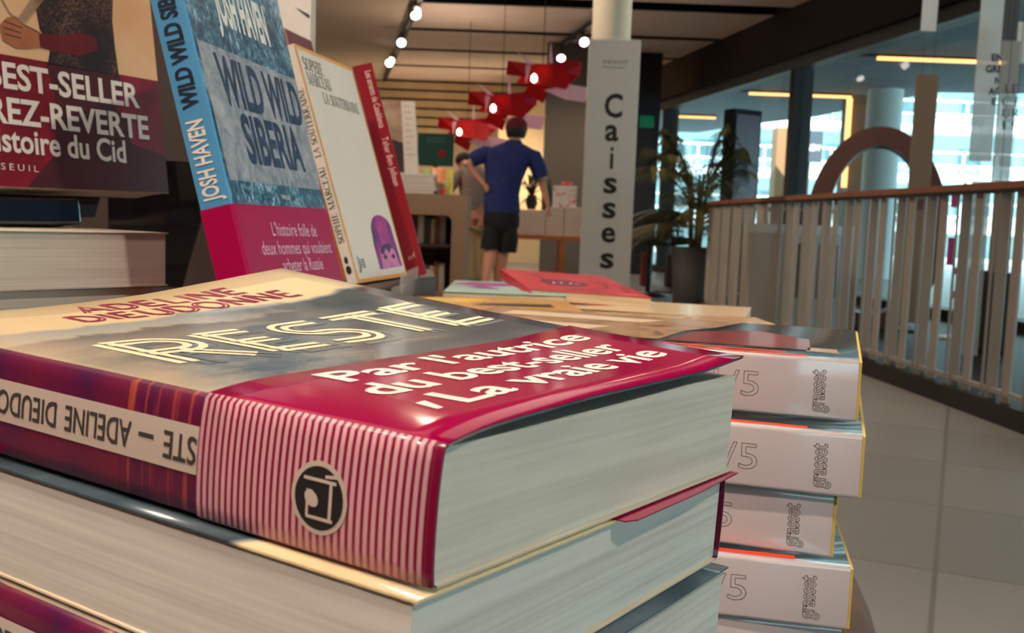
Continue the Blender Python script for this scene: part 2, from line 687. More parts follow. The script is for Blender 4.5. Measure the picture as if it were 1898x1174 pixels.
def hood_mat():
    t = NT('violet_portrait_print', 0.5)
    x, y, z = t.xyz()
    n1 = t.noise(70, (1, 0.35, 1), 4, 0.6)
    c = t.ramp(n1, [(0.3, rgb(58, 20, 84)), (0.5, rgb(142, 30, 132)), (0.62, rgb(196, 60, 120)), (0.74, rgb(84, 44, 110))])
    return t.color(c)


def glossy_photo(name, cols, scale=40, stretch=(1, 1, 1), rough=0.4, coat=0.08):
    t = NT(name, rough, coat)
    n1 = t.noise(scale, stretch, 4, 0.6, 0.8)
    k = len(cols)
    return t.color(t.ramp(n1, [(0.3 + 0.4 * i / (k - 1), c) for i, c in enumerate(cols)]))


def tile_mat():
    t = NT('grey_floor_tiles', 0.45)
    mp = t.n('Mapping')
    mp.inputs['Rotation'].default_value = (0, 0, math.radians(24))
    t.link(t.obj, mp.inputs[0])
    br = t.n('TexBrick', offset=0.0)
    br.inputs['Color1'].default_value = rgb(140, 139, 136)
    br.inputs['Color2'].default_value = rgb(122, 122, 121)
    br.inputs['Mortar'].default_value = rgb(104, 100, 96)
    br.inputs['Scale'].default_value = 1.0
    br.inputs['Mortar Size'].default_value = 0.006
    br.inputs['Brick Width'].default_value = 0.6
    br.inputs['Row Height'].default_value = 0.6
    t.link(mp.outputs[0], br.inputs['Vector'])
    n1 = t.noise(9, (1, 1, 1), 5, 0.6)
    return t.color(t.mix(t.math('MULTIPLY', n1, 0.35), br.outputs['Color'], rgb(112, 108, 102)))


def glass_mat():
    m = bpy.data.materials.new('clear_glass')
    m.use_nodes = True
    nt = m.node_tree
    nt.nodes.remove(nt.nodes['Principled BSDF'])
    tr = nt.nodes.new('ShaderNodeBsdfTransparent')
    tr.inputs[0].default_value = (0.9, 0.96, 0.97, 1)
    gl = nt.nodes.new('ShaderNodeBsdfGlossy')
    gl.inputs['Roughness'].default_value = 0.02
    lw = nt.nodes.new('ShaderNodeFresnel')
    lw.inputs[0].default_value = 1.35
    mx = nt.nodes.new('ShaderNodeMixShader')
    geo = nt.nodes.new('ShaderNodeNewGeometry')
    inv = nt.nodes.new('ShaderNodeMath')
    inv.operation = 'SUBTRACT'
    inv.inputs[0].default_value = 1.0
    nt.links.new(geo.outputs['Backfacing'], inv.inputs[1])
    mul = nt.nodes.new('ShaderNodeMath')
    mul.operation = 'MULTIPLY'
    nt.links.new(lw.outputs[0], mul.inputs[0])
    nt.links.new(inv.outputs[0], mul.inputs[1])
    nt.links.new(mul.outputs[0], mx.inputs[0])
    nt.links.new(tr.outputs[0], mx.inputs[1])
    nt.links.new(gl.outputs[0], mx.inputs[2])
    nt.links.new(mx.outputs[0], nt.nodes['Material Output'].inputs[0])
    return m


def film_mat(name, tint, fac, rough=0.3):
    """see-through sheet: transparent mixed with a tinted surface"""
    m = bpy.data.materials.new(name)
    m.use_nodes = True
    nt = m.node_tree
    b = nt.nodes['Principled BSDF']
    b.inputs['Base Color'].default_value = tint
    b.inputs['Roughness'].default_value = rough
    tr = nt.nodes.new('ShaderNodeBsdfTransparent')
    mx = nt.nodes.new('ShaderNodeMixShader')
    mx.inputs[0].default_value = fac
    nt.links.new(tr.outputs[0], mx.inputs[1])
    nt.links.new(b.outputs[0], mx.inputs[2])
    nt.links.new(mx.outputs[0], nt.nodes['Material Output'].inputs[0])
    return m


def translucent(name, col, fac=0.45):
    m = bpy.data.materials.new(name)
    m.use_nodes = True
    nt = m.node_tree
    b = nt.nodes['Principled BSDF']
    b.inputs['Base Color'].default_value = col
    b.inputs['Roughness'].default_value = 0.45
    tl = nt.nodes.new('ShaderNodeBsdfTranslucent')
    tl.inputs[0].default_value = col
    mx = nt.nodes.new('ShaderNodeMixShader')
    mx.inputs[0].default_value = fac
    nt.links.new(b.outputs[0], mx.inputs[1])
    nt.links.new(tl.outputs[0], mx.inputs[2])
    nt.links.new(mx.outputs[0], nt.nodes['Material Output'].inputs[0])
    return m


M_pages = pages_mat('cream_page_edges', rgb(208, 192, 172), rgb(226, 211, 191))
M_pages_cool = pages_mat('white_page_edges', rgb(200, 196, 186), rgb(222, 218, 208), 700)
M_white = mat('white_paint', rgb(226, 222, 214), 0.5, 0.04)
M_black = mat('black_metal', rgb(22, 20, 20), 0.45, 0.2, 20)
M_dark = mat('dark_brown_metal', rgb(34, 24, 22), 0.6, 0.2, 8)
M_ink = mat('black_ink', rgb(26, 24, 24), 0.6, 0.1)
M_whiteink = mat('white_ink', rgb(240, 232, 222), 0.5, 0.03)
M_magenta = mat('magenta_gloss_paper', rgb(158, 0, 66), 0.14, 0.06, 18, spec=0.3)
M_glass = glass_mat()

# ------------------------------------------------------------------ the setting
AX = Vector((-0.19, 1.0, 0)).normalized()      # direction of the light tracks and the glass wall
AN = Vector((AX.y, -AX.x, 0))                   # across it, to the right


def wall_x(y):
    return 5.72 - 0.19 * y


mb = MB()
mb.box((-9, -5, -0.1), (14, 30, 0))
struct('floor', mb, tile_mat())

# darker floor inside the railing, from the rail to the glass wall
RAIL = [(2.12, 2.2), (2.08, 3.2), (2.04, 3.98), (1.99, 4.8), (1.93, 5.6), (1.85, 6.6), (1.78, 7.6), (1.73, 8.5), (1.75, 9.0), (1.86, 9.45), (2.1, 9.8), (2.6, 10.0), (3.2, 10.1)]
mb = MB()
mb.prism([(x + 0.03, y) for x, y in RAIL] + [(wall_x(10.1) - 0.1, 10.1), (wall_x(2.2) - 0.1, 2.2)], 0.0, 0.012)
struct('floor.001', mb, mat('dark_stair_landing', rgb(30, 24, 22), 0.5, 0.2, 6))

CEIL = 3.4
mb = MB()
ys = [2.3, 4.0, 5.7, 7.4, 9.1, 10.75, 12.4, 14.4, 16.1, 17.8, 19.6]
gaps = [0.3, 0.3, 0.3, 0.3, 0.3, 0.34, 0.5, 0.26, 0.24, 0.22, 0.2]
prev = -5.0
for y, g in zip(ys, gaps):
    a, b = prev, y - g / 2
    lx = lambda yy: 1.06 - 0.19 * yy + 0.08
    mb.prism([(lx(a), a), (wall_x(a), a), (wall_x(b), b), (lx(b), b)], CEIL, CEIL + 0.012)
    prev = y + g / 2
struct('ceiling', mb, mat('brown_grey_ceiling_panel', rgb(222, 198, 182), 0.7, 0.06, 2))
mb = MB()
mb.box((-9, -5, CEIL + 0.35), (9, 20.2, CEIL + 0.42))
struct('ceiling.001', mb, mat('black_ceiling_void', rgb(14, 11, 11), 0.9))
mb = MB()
mb.prism([(-9, -5), (1.06 + 0.95, -5), (1.06 - 0.19 * 19.6, 19.6), (-9, 19.6)], CEIL - 0.03, CEIL + 0.05)
struct('ceiling.002', mb, mat('plain_beige_ceiling', rgb(196, 176, 154), 0.8, 0.06, 1.5))

# walls: back with lit horizontal slats, left, behind the camera
mb = MB()
mb.box((-9, 19.7, 0), (2.05, 19.9, 3.75))
struct('wall_back', mb, mat('beige_wall', rgb(176, 152, 120), 0.8, 0.06, 2))
mb = MB()
for i in range(7):
    z = 2.36 + i * 0.17
    mb.box((-9, 19.45, z), (0.4, 19.69, z + 0.125))
struct('trim_1', mb, mat('pale_wood_slats', rgb(176, 150, 116), 0.7, 0.08, 3))
mb = MB()
mb.box((-9.1, -5, 0), (-9, 19.9, 3.75))
struct('wall_left', mb, mat('beige_wall', rgb(176, 152, 120)))
mb = MB()
mb.box((-9.1, -5.1, 0), (7, -5, 3.75))
struct('wall_front', mb, mat('grey_brown_wall', rgb(120, 108, 98), 0.8, 0.05))
mb = MB()
p0, p1 = at(1006, 330, 15.0), at(1090, 330, 15.0)
mb.box((p0.x, 15.0, 0), (p1.x + 0.5, 15.2, CEIL))
struct('wall_back.001', mb, mat('grey_brown_partition', rgb(104, 92, 82), 0.8, 0.05))
mb = MB()
mb.box((1.2, 19.2, 0), (wall_x(19.2) + 0.4, 19.4, CEIL))
struct('wall_back.002', mb, mat('dark_wall', rgb(36, 34, 38), 0.7, 0.1))

# dark beam over the glass wall
def along(y0, y1, x0, x1, z0, z1, mb):
    """bar lying along the glass wall between depths y0, y1; x0, x1 measured across from the glass"""
    pts = [(wall_x(y0) + x0, y0), (wall_x(y0) + x1, y0), (wall_x(y1) + x1, y1), (wall_x(y1) + x0, y1)]
    mb.prism(pts, z0, z1)


mb = MB()
along(-5, 19.3, -0.22, 0.25, 2.83, 3.8, mb)
struct('trim_2', mb, mat('dark_brown_beam', rgb(30, 20, 20), 0.6, 0.15, 4))
mb = MB()
along(-5, 19.3, -0.12, 0.10, 2.70, 2.83, mb)
struct('trim_3', mb, mat('grey_window_head', rgb(96, 104, 110), 0.5, 0.05))
mb = MB()
along(-5, 19.3, -0.12, 0.12, 0.0, 0.10, mb)
struct('trim_4', mb, mat('dark_sill', rgb(30, 28, 28), 0.5, 0.1))
M_mull = mat('dark_grey_mullion', rgb(58, 56, 58), 0.5, 0.08)
for i, y in enumerate((3.1, 7.7, 12.3, 16.9)):
    mb = MB()
    along(y - 0.06, y + 0.06, -0.10, 0.13, 0.10, 2.70, mb)
    w = struct('window_%d' % (i + 1), mb, M_mull)
    g = MB()
    y1 = (y + 4.54) if y < 16 else 19.2
    along(y + 0.07, y1, -0.006, 0.006, 0.10, 2.70, g)
    g.build('pane', M_glass, w)

# outside: covered passage, columns, bright street front
mb = MB()
mb.prism([(wall_x(-5) + 0.25, -5), (15, -5), (15, 16.0), (7.0, 17.3), (6.3, 21.5), (5.2, 24), (4.6, 26), (wall_x(26) + 0.25, 26)], 3.2, 3.4)
struct('ceiling.003', mb, mat('blue_grey_plaster', rgb(112, 130, 140), 0.8, 0.04, 2))
M_led = mat('amber_light_strip', rgb(255, 190, 120), 0.5, emit=(1.0, 0.42, 0.12, 1), strength=4.0)
M_ledbox = mat('dark_light_channel', rgb(40, 34, 36), 0.6)


def strip(label, a, b, lead=0.0, drop=None):
    t = thing('linear_light', label, 'light', a, group='amber light lines outside')
    d = (b - a)
    mb = MB()
    mb.box((0, -0.03, -0.04), (d.x, 0.03, 0.0), R=None)
    mb.build('diffuser', M_led, t)
    mb = MB()
    mb.box((-lead, -0.045, 0.0), (d.x, 0.045, 0.03))
    mb.build('channel', M_ledbox, t)
    if drop:
        mb = MB()
        mb.box((d.x - 0.06, -0.04, -drop), (d.x + 0.02, 0.02, -0.04))
        mb.build('drop_diffuser', M_led, t)


a, b = at(1627, 101, 13.9), at(1822, 122, 13.9)
strip('longest amber light line on the outside ceiling, nearest to the shop', Vector((a.x, 13.9, 3.17)), Vector((b.x + 0.3, 13.9, 3.17)), 0.32)
a, b = at(1396, 172, 17.6), at(1587, 190, 17.6)
strip('amber light line bending down the brown pillar outside', Vector((a.x, 17.9, 3.17)), Vector((b.x, 17.9, 3.17)), 0.6, 1.6)
a, b = at(1254, 218, 22), at(1326, 226, 22)
strip('short amber light line outside, farthest away behind the palm', Vector((a.x, 22.0, 3.17)), Vector((b.x, 22.0, 3.17)), 0.2)

M_out = mat('pale_render', rgb(232, 240, 240), 0.8, 0.03)
M_brown = mat('brown_stone', rgb(120, 98, 78), 0.7, 0.12, 3)
p0, p1 = at(1567, 300, 18.2), at(1613, 300, 18.2)
mb = MB()
mb.box((p0.x, 18.0, 0), (p1.x, 18.6, 3.2))
tag(mb.build('pillar', M_brown), 'brown stone pillar outside carrying the bent amber light', 'pillar')
p0, p1 = at(1613, 300, 17.0), at(1668, 300, 17.0)
mb = MB()
mb.lathe([(0.29, 0), (0.29, 3.2)], ((p0.x + p1.x) / 2, 17.2, 0))
tag(mb.build('round_column', M_out), 'thick round white column outside beside the brown pillar', 'column')
p0 = at(1500, 300, 25)
mb = MB()
mb.box((at(1438, 300, 24).x, 24.0, 0), (at(1470, 300, 24).x, 24.5, 3.2))
tag(mb.build('pillar', mat('orange_brown_stone', rgb(150, 106, 70), 0.7, 0.1)), 'narrow orange brown pillar outside behind the dark screen', 'pillar')

# street front far outside: white building with galleries and railings
fb = thing('building', 'bright white building with galleries and rails across the street', 'building', (0, 38, 0))
xA, xB = 4.0, 30.0
mb = MB()
mb.box((xA - 6, 1.5, -0.1), (xB, 2.0, 12))
mb.build('wall', mat('pale_cyan_render', rgb(176, 206, 210), 0.8, 0.04, 0.6), fb)
for k in range(4):
    z = 0.9 + k * 1.9
    mb = MB()
    mb.box((xA - 6, 0, z), (xB, 1.5, z + 0.25))
    mb.build('gallery_slab', M_out, fb)
    mb = MB()
    for j in range(26):
        x = xA - 6 + j * 1.25
        mb.box((x, 0.02, z + 0.25), (x + 0.06, 0.08, z + 1.15))
    for zz in (0.6, 1.1):
        mb.box((xA - 6, 0.02, z + zz), (xB, 0.08, z + zz + 0.07))
    mb.build('gallery_rail', M_out, fb)
for j in range(12):
    for k in range(4):
        mb = MB()
        x = xA - 5 + j * 2.6
        mb.box((x, 1.44, 1.35 + k * 1.9), (x + 0.9, 1.49, 2.3 + k * 1.9))
        mb.build('window', mat('dark_blue_panes', rgb(120, 150, 160), 0.2, 0.3, 2), fb)
mb = MB()
mb.box((-9, 30, -0.12), (40, 60, -0.02))
mb.box((14, -5, -0.12), (40, 30, -0.02))
struct('floor.002', mb, mat('pale_paving', rgb(180, 184, 182), 0.8, 0.05))
a, b = at(1486, 245, 24), at(1504, 303, 24)
mb = MB()
mb.box((a.x, 23.6, b.z), (b.x + 0.12, 23.7, a.z))
sg = tag(mb.build('street_sign', mat('slate_sign', rgb(66, 74, 84), 0.6, 0.05)), 'dark slate sign outside left of the big ring, white letters', 'sign')
tb = MB()
text(tb, 'NEW', lambda u, v: (u, 23.59, v), (a.x + 0.03, (a.z + b.z) / 2 - 0.1), (b.x + 0.08, (a.z + b.z) / 2 - 0.1), 0.15, bold=0.01)
tb.build('lettering', M_whiteink, sg, fix=False)
mb = MB()
mb.box((a.x + 0.1, 23.7, 0.0), (a.x + 0.16, 23.76, a.z))
mb.build('post', M_mull, sg)

# ------------------------------------------------------------------ column, sign, track lights
p0, p1 = at(1097, 60, 6.7), at(1169, 60, 6.7)
mb = MB()
mb.lathe([((p1.x - p0.x) / 2, 0), ((p1.x - p0.x) / 2, CEIL)], ((p0.x + p1.x) / 2, 6.7, 0), 40)
tag(mb.build('round_column', mat('warm_white_column', rgb(206, 196, 176), 0.7, 0.04)), 'round cream column rising behind the checkout sign', 'column')

SY = 6.0
tl, tr = at(1095, 70, SY), at(1190, 76, SY)
bl_, br_ = at(1072, 560, SY), at(1166, 560, SY)
sw = (tr - tl).length
sg = thing('sign_board', 'tall white sign board with black vertical lettering beside the round column', 'sign', ((tl.x + tr.x) / 2 - 0.005, SY, 0))
ztop = (tl.z + tr.z) / 2
mb = MB()
mb.box((-sw / 2, 0, 0.02), (sw / 2, 0.07, ztop))
mb.build('panel', mat('white_sign_panel', rgb(208, 202, 192), 0.55, 0.02), sg, 0.004)
mb = MB()
mb.box((-sw / 2 - 0.03, -0.12, 0), (sw / 2 + 0.03, 0.2, 0.02))
mb.build('base_plate', M_dark, sg)
mb = MB()
fs = lambda u, v: (u, -0.002, v)
for ch, (x0, x1, yb, yt) in {'C': (1120, 1153, 216, 174), 'a': (1121, 1146, 260, 228), 'i1': (1130, 1136, 313, 273), 's1': (1118, 1143, 357, 326), 's2': (1116, 1141, 403, 372), 'e': (1114, 1140, 448, 418), 's3': (1112, 1137, 496, 466)}.items():
    a, b = at(x0, yb, SY), at(x1, yb, SY)
    hh = at(x0, yt, SY).z - a.z
    o = sg.location
    if ch == 'i1':
        w = 0.018
        cx = (a.x + b.x) / 2 - o.x
        mb.flat([(cx - w / 2, a.z), (cx + w / 2, a.z), (cx + w / 2, a.z + hh * 0.72), (cx - w / 2, a.z + hh * 0.72)], fs)
        mb.flat([(cx - w / 2, a.z + hh * 0.83), (cx + w / 2, a.z + hh * 0.83), (cx + w / 2, a.z + hh), (cx - w / 2, a.z + hh)], fs)
    else:
        cap = hh if ch == 'C' else hh / 0.77
        text(mb, ch[0], fs, (a.x - o.x, a.z), (b.x - o.x, a.z), cap, bold=0.024)
mb.build('lettering', M_ink, sg, fix=False)
mb = MB()
a, b = at(1118, 118, SY), at(1164, 119, SY)
text(mb, 'PAYOT', fs, (a.x - sg.location.x, a.z), (b.x - sg.location.x, a.z), 0.022, style='sans')
mb.flat([(a.x - sg.location.x - 0.005, a.z - 0.022), (b.x - sg.location.x - 0.02, a.z - 0.022), (b.x - sg.location.x - 0.02, a.z - 0.018), (a.x - sg.location.x - 0.005, a.z - 0.018)], fs)
mb.build('logo_lettering', mat('grey_ink', rgb(130, 122, 114), 0.6), sg, fix=False)

# ceiling tracks with spotlights
M_track = mat('black_track', rgb(18, 16, 16), 0.5)
M_spot = mat('grey_spot_housing', rgb(110, 106, 104), 0.45, 0.05)
M_lens = mat('lit_lens', rgb(255, 250, 240), 0.3, emit=(1, 0.93, 0.82, 1), strength=14)
for yE, x0, lab in ((19, 1.06, 'black ceiling light track at left, edge of the beige ceiling'), (14.9, 3.36, 'black ceiling light track at right, running behind the round column')):
    mb = MB()
    pts = [(x0 - 0.19 * y + s * 0.03, y) for y, s in ((-1, -1), (-1, 1), (yE, 1), (yE, -1))]
    mb.prism(pts, CEIL - 0.13, CEIL - 0.06)
    tag(mb.build('light_track', M_track), lab, 'light track', 'ceiling light tracks')


def spot(px, py, Y, label, aim=(0.0, -0.75, -0.65)):
    p = at(px, py, Y)
    t = thing('track_spotlight', label, 'spotlight', p, group='ceiling track spotlights')
    d = Vector(aim).normalized()
    R = d.to_track_quat('-Z', 'Y').to_matrix()
    mb = MB()
    mb.lathe([(0.062, -0.02), (0.062, 0.10), (0.05, 0.19), (0.02, 0.20)], n=20, R=R)
    mb.build('housing', M_spot, t)
    mb = MB()
    mb.lathe([(0.057, -0.028), (0.057, -0.021)], n=20, R=R)
    mb.build('lens', M_lens, t)
    mb = MB()
    q = -d * 0.12
    mb.tube([q, (q.x, q.y, CEIL - 0.13 - p.z)], 0.014)
    mb.build('stem', M_track, t)


spot(770, 26, 12.0, 'ceiling spotlight on the left track, nearest to the camera', (0.3, -0.6, -0.7))
spot(744, 78, 13.9, 'ceiling spotlight on the left track, second from the camera', (0.1, -0.8, -0.5))
spot(722, 116, 15.7, 'ceiling spotlight on the left track, farthest from the camera', (-0.05, -0.9, -0.5))
spot(1082, 77, 13.4, 'ceiling spotlight on the right track, just left of the sign board', (0.2, -0.85, -0.5))
spot(1040, 106, 14.6, 'ceiling spotlight on the right track, above the largest red lamp', (0.0, -0.7, -0.75))

# ------------------------------------------------------------------ red folded pendant lamps
M_red = translucent('red_lamp_sheet', rgb(196, 8, 24), 0.4)
M_pink = translucent('pink_lamp_sheet', rgb(226, 60, 96), 0.4)
M_palepink = translucent('pale_lamp_sheet', rgb(245, 205, 215), 0.4)
M_bulb = mat('lit_bulb', rgb(255, 240, 225), 0.4, emit=(1, 0.85, 0.75, 1), strength=5)


def plate(mb, pts, th=0.006):
    p = [Vector(q) for q in pts]
    n = (p[1] - p[0]).cross(p[2] - p[0]).normalized() * th
    k = len(p)
    mb.add(p + [q + n for q in p], [list(range(k))[::-1], list(range(k, 2 * k))] + [(i, (i + 1) % k, k + (i + 1) % k, k + i) for i in range(k)])


def pendant(px, py, Y, s, mirror, label):
    p = at(px, py, Y)
    t = thing('pendant_lamp', label, 'lamp', p, group='red folded pendant lamps')
    m = -1 if mirror else 1

    def part(name, m_, *polys):
        mb = MB()
        for q in polys:
            plate(mb, [(x * s * m, y * s, z * s) for x, y, z in q])
        mb.build(name, m_, t)
    part('shade_sheet', M_red, [(-.42, .05, .02), (-.40, 0, .17), (-.12, .1, .16), (-.16, -.1, -.02)])
    part('shade_sheet', M_red, [(-.16, -.1, -.02), (-.14, .05, .16), (.16, .02, .15), (.14, -.14, -.12), (-.08, -.14, -.10)])
    part('shade_sheet', M_red, [(.14, -.14, -.12), (.10, -.02, .16), (.40, .0, .21), (.42, .06, .05), (.26, -.1, -.14)])
    part('shade_sheet', M_red, [(-.2, .12, -.16), (-.12, -.02, .0), (.1, -.05, -.05), (.02, .12, -.28)])
    part('shade_flap', M_pink, [(.24, .02, .06), (.42, -.02, .02), (.44, .04, .18), (.28, .08, .18)])
    part('shade_flap', M_palepink, [(.02, -.08, -.16), (.30, -.06, -.08), (.54, .02, -.10), (.50, .06, -.26), (.26, .0, -.24)])
    part('shade_sheet', M_red, [(-.3, .2, -.05), (-.2, .25, .1), (.2, .25, .1), (.25, .2, -.08)])
    part('spike', M_palepink, [(-.32, .0, .29), (-.18, .02, .14), (-.10, .03, .14)])
    part('spike', M_palepink, [(.075, .0, .42), (.06, .02, .16), (.11, .03, .16)])
    part('spike', M_palepink, [(-.20, -.16, .10), (-.14, -.16, .10), (-.19, -.17, -.10)])
    mb = MB()
    mb.lathe([(0.005, -0.05 * s), (0.035 * s, -0.03 * s), (0.035 * s, 0.02 * s), (0.01, 0.05 * s)], (-.10 * s * m, -.16 * s, -.04 * s), 14)
    mb.build('bulb', M_bulb, t)
    mb = MB()
    mb.tube([(0, 0.05, 0.12 * s), (0, 0.05, CEIL - p.z)], 0.004, 6)
    mb.build('cable', M_track, t)
    ld = bpy.data.lights.new('pendant_glow', 'POINT')
    ld.energy = 1.6
    ld.color = (1, 0.75, 0.6)
    ld.shadow_soft_size = 0.05
    lo = bpy.data.objects.new('pendant_glow', ld)
    lo.location = (0, 0.06 * s, 0.03 * s)
    COL.objects.link(lo)
    lo.parent = t


pendant(1006, 143, 9.5, 0.82, False, 'largest red folded pendant lamp, nearest, beside the sign board')
pendant(930, 198, 11.4, 0.92, False, 'middle red folded pendant lamp, above the person in the cap')
pendant(866, 242, 13.6, 0.96, False, 'smallest red folded pendant lamp, farthest, right of the green screen')

# ------------------------------------------------------------------ people
def skel(name, V, E_, m, parent, sub=2):
    names = list(V)
    me = bpy.data.meshes.new(name)
    base = parent.location
    me.from_pydata([Vector(V[n][0]) - base for n in names], [(names.index(a), names.index(b)) for a, b in E_], [])
    o = bpy.data.objects.new(name, me)
    COL.objects.link(o)
    sk = o.modifiers.new('skin', 'SKIN')
    for i, n in enumerate(names):
        r = V[n][1]
        me.skin_vertices[0].data[i].radius = (r, r) if not isinstance(r, tuple) else r
        me.skin_vertices[0].data[i].use_root = (i == 0)
    sk.use_smooth_shade = True
    o.modifiers.new('sub', 'SUBSURF').levels = sub
    o.modifiers['sub'].render_levels = sub
    dg = bpy.context.evaluated_depsgraph_get()
    me2 = bpy.data.meshes.new_from_object(o.evaluated_get(dg))
    me2.name = name
    o.modifiers.clear()
    o.data = me2
    me2.materials.clear()
    me2.materials.append(m)
    for p in me2.polygons:
        p.use_smooth = True
    o.parent = parent
    return o


def hand(V, E_, root, pal, tips, key, r=0.0085):
    """a palm chain and five separate fingers from the wrist vertex root"""
    V[key + 'p'] = (pal, 0.032)
    E_.append((root, key + 'p'))
    for k, tip in enumerate(tips):
        mid = pal + (tip - pal) * 0.55 + Vector((0, -0.008, 0))
        st = pal + (tip - pal) * 0.2
        V['%sa%d' % (key, k)] = (st, r * 1.15)
        V['%sb%d' % (key, k)] = (mid, r)
        V['%sc%d' % (key, k)] = (tip, r * 0.8)
        E_ += [(key + 'p', '%sa%d' % (key, k)), ('%sa%d' % (key, k), '%sb%d' % (key, k)), ('%sb%d' % (key, k), '%sc%d' % (key, k))]


M_skin = mat('skin', rgb(196, 136, 112), 0.55, 0.06, 8)
M_navy = mat('navy_cotton', rgb(30, 44, 104), 0.85, 0.12, 12)
M_short = mat('black_cotton', rgb(20, 18, 20), 0.85, 0.2, 12)
M_hair = mat('dark_brown_hair', rgb(34, 22, 18), 0.7, 0.3, 60, stretch=(1, 1, 0.2))
PY = 10.3
A_ = lambda x, y, d=0.0: at(x, y, PY + d)
foot = A_(922, 545)
P1 = thing('person', 'person in navy shirt, black shorts and dark red cap, walking away, hand on hip', 'person', (foot.x, PY, 0))
V = {
    'pelvis': (A_(929, 398), (0.15, 0.11)), 'waist': (A_(928, 365), (0.14, 0.10)), 'chest': (A_(941, 310), (0.18, 0.115)),
    'neck0': (A_(950, 272), 0.07), 'neck': (A_(955, 256), 0.055), 'head': (A_(957, 242, 0.03), (0.085, 0.095)), 'crown': (A_(958, 229, 0.03), (0.07, 0.08)),
    'ls': (A_(899, 283), 0.065), 'le': (A_(868, 303, -0.02), 0.042), 'lf': (A_(880, 322, -0.03), 0.04), 'lw': (A_(893, 337, -0.06), 0.028),
    'rs': (A_(989, 289), 0.065), 're': (A_(1005, 340, 0.02), 0.042), 'rf': (A_(1010, 358, 0.0), 0.038), 'rw': (A_(1015, 378, -0.03), 0.028),
    'lh': (A_(916, 408), 0.10), 'lk': (A_(912, 462, -0.02), 0.075), 'lc': (A_(907, 482, -0.06), 0.078), 'la': (A_(899, 528, -0.20), 0.036), 'lt': (A_(896, 541, -0.04), 0.034),
    'rh': (A_(943, 408), 0.10), 'rk': (A_(932, 462, 0.03), 0.075), 'rc': (A_(927, 485, 0.02), 0.08), 'ra': (A_(922, 530, 0.0), 0.036), 'rt': (A_(924, 541, 0.16), 0.034),
}
ED = [('pelvis', 'waist'), ('waist', 'chest'), ('chest', 'neck0'), ('neck0', 'neck'), ('neck', 'head'), ('head', 'crown'),
      ('chest', 'ls'), ('ls', 'le'), ('le', 'lf'), ('lf', 'lw'), ('chest', 'rs'), ('rs', 're'), ('re', 'rf'), ('rf', 'rw'),
      ('pelvis', 'lh'), ('lh', 'lk'), ('lk', 'lc'), ('lc', 'la'), ('la', 'lt'), ('pelvis', 'rh'), ('rh', 'rk'), ('rk', 'rc'), ('rc', 'ra'), ('ra', 'rt')]
hand(V, ED, 'lw', A_(898, 344, -0.09), [A_(907, 347, -.13), A_(907, 352, -.13), A_(905, 356, -.12), A_(901, 357, -.11), A_(905, 341, -.11)], 'L')
hand(V, ED, 'rw', A_(1018, 388, -0.04), [A_(1022, 401, -.05), A_(1019, 403, -.06), A_(1016, 402, -.05), A_(1013, 400, -.04), A_(1012, 392, -.07)], 'R')
skel('body', V, ED, M_skin, P1)


def loft(mb, rings, n=24):
    vs, fs = [], []
    for c, rx, ry in rings:
        for k in range(n):
            a = 2 * math.pi * k / n
            q = 1 + 0.02 * math.sin(3 * a + c.z * 9)
            vs.append((c.x + rx * q * math.cos(a), c.y + ry * q * math.sin(a), c.z))
    for i in range(len(rings) - 1):
        for k in range(n):
            fs.append((i * n + k, i * n + (k + 1) % n, (i + 1) * n + (k + 1) % n, (i + 1) * n + k))
    mb.add(vs, fs, 0, True)
    mb.add(vs[:n], [list(range(n))[::-1]], 0)
    mb.add(vs[-n:], [list(range(n))], 0)


q = lambda x, y, d=0.0: A_(x, y, d) - P1.location
mb = MB()
loft(mb, [(q(930, 394), .188, .15), (q(929, 380), .19, .15), (q(930, 360), .18, .14), (q(934, 335), .19, .145), (q(939, 308), .225, .15),
          (q(943, 290), .285, .145), (q(945, 281), .285, .13), (q(947, 273), .20, .11), (q(950, 265), .10, .09), (q(952, 260), .075, .08)])
mb.tube([q(914, 286), q(898, 286), q(884, 292, -.01), q(873, 299, -.02)], [.075, .092, .082, .072], 14)
mb.tube([q(974, 286), q(989, 293), q(998, 312), q(1003, 330)], [.075, .092, .085, .075], 14)
mb.build('shirt', M_navy, P1)
mb = MB()
loft(mb, [(q(929, 432), .12, .12), (q(929, 420), .185, .15), (q(929, 404), .19, .155), (q(930, 388), .175, .14)])
loft(mb, [(q(909, 461, -.01), .105, .12), (q(912, 440), .105, .125), (q(917, 415), .10, .13), (q(922, 404), .08, .12)], 18)
loft(mb, [(q(940, 468, .02), .10, .12), (q(942, 445), .105, .125), (q(941, 415), .10, .13), (q(936, 404), .08, .12)], 18)
mb.build('shorts', M_short, P1)
hc = V['head'][0] - P1.location
mb = MB()
mb.lathe([(0.088, -0.075), (0.104, -0.03), (0.106, 0.02), (0.09, 0.05)], (hc.x, hc.y - 0.01, hc.z), 20)
mb.build('hair', M_hair, P1)
M_cap = mat('dark_red_cap_cloth', rgb(104, 14, 32), 0.8, 0.1, 20)
mb = MB()
mb.lathe([(0.112, -0.005), (0.115, 0.03), (0.105, 0.08), (0.07, 0.118), (0.01, 0.13)], (hc.x, hc.y, hc.z + 0.005), 24)
mb.prism([(hc.x - 0.08, hc.y + 0.08), (hc.x + 0.08, hc.y + 0.08), (hc.x + 0.06, hc.y + 0.19), (hc.x - 0.06, hc.y + 0.19)], hc.z + 0.0, hc.z + 0.012)
mb.build('cap', M_cap, P1)
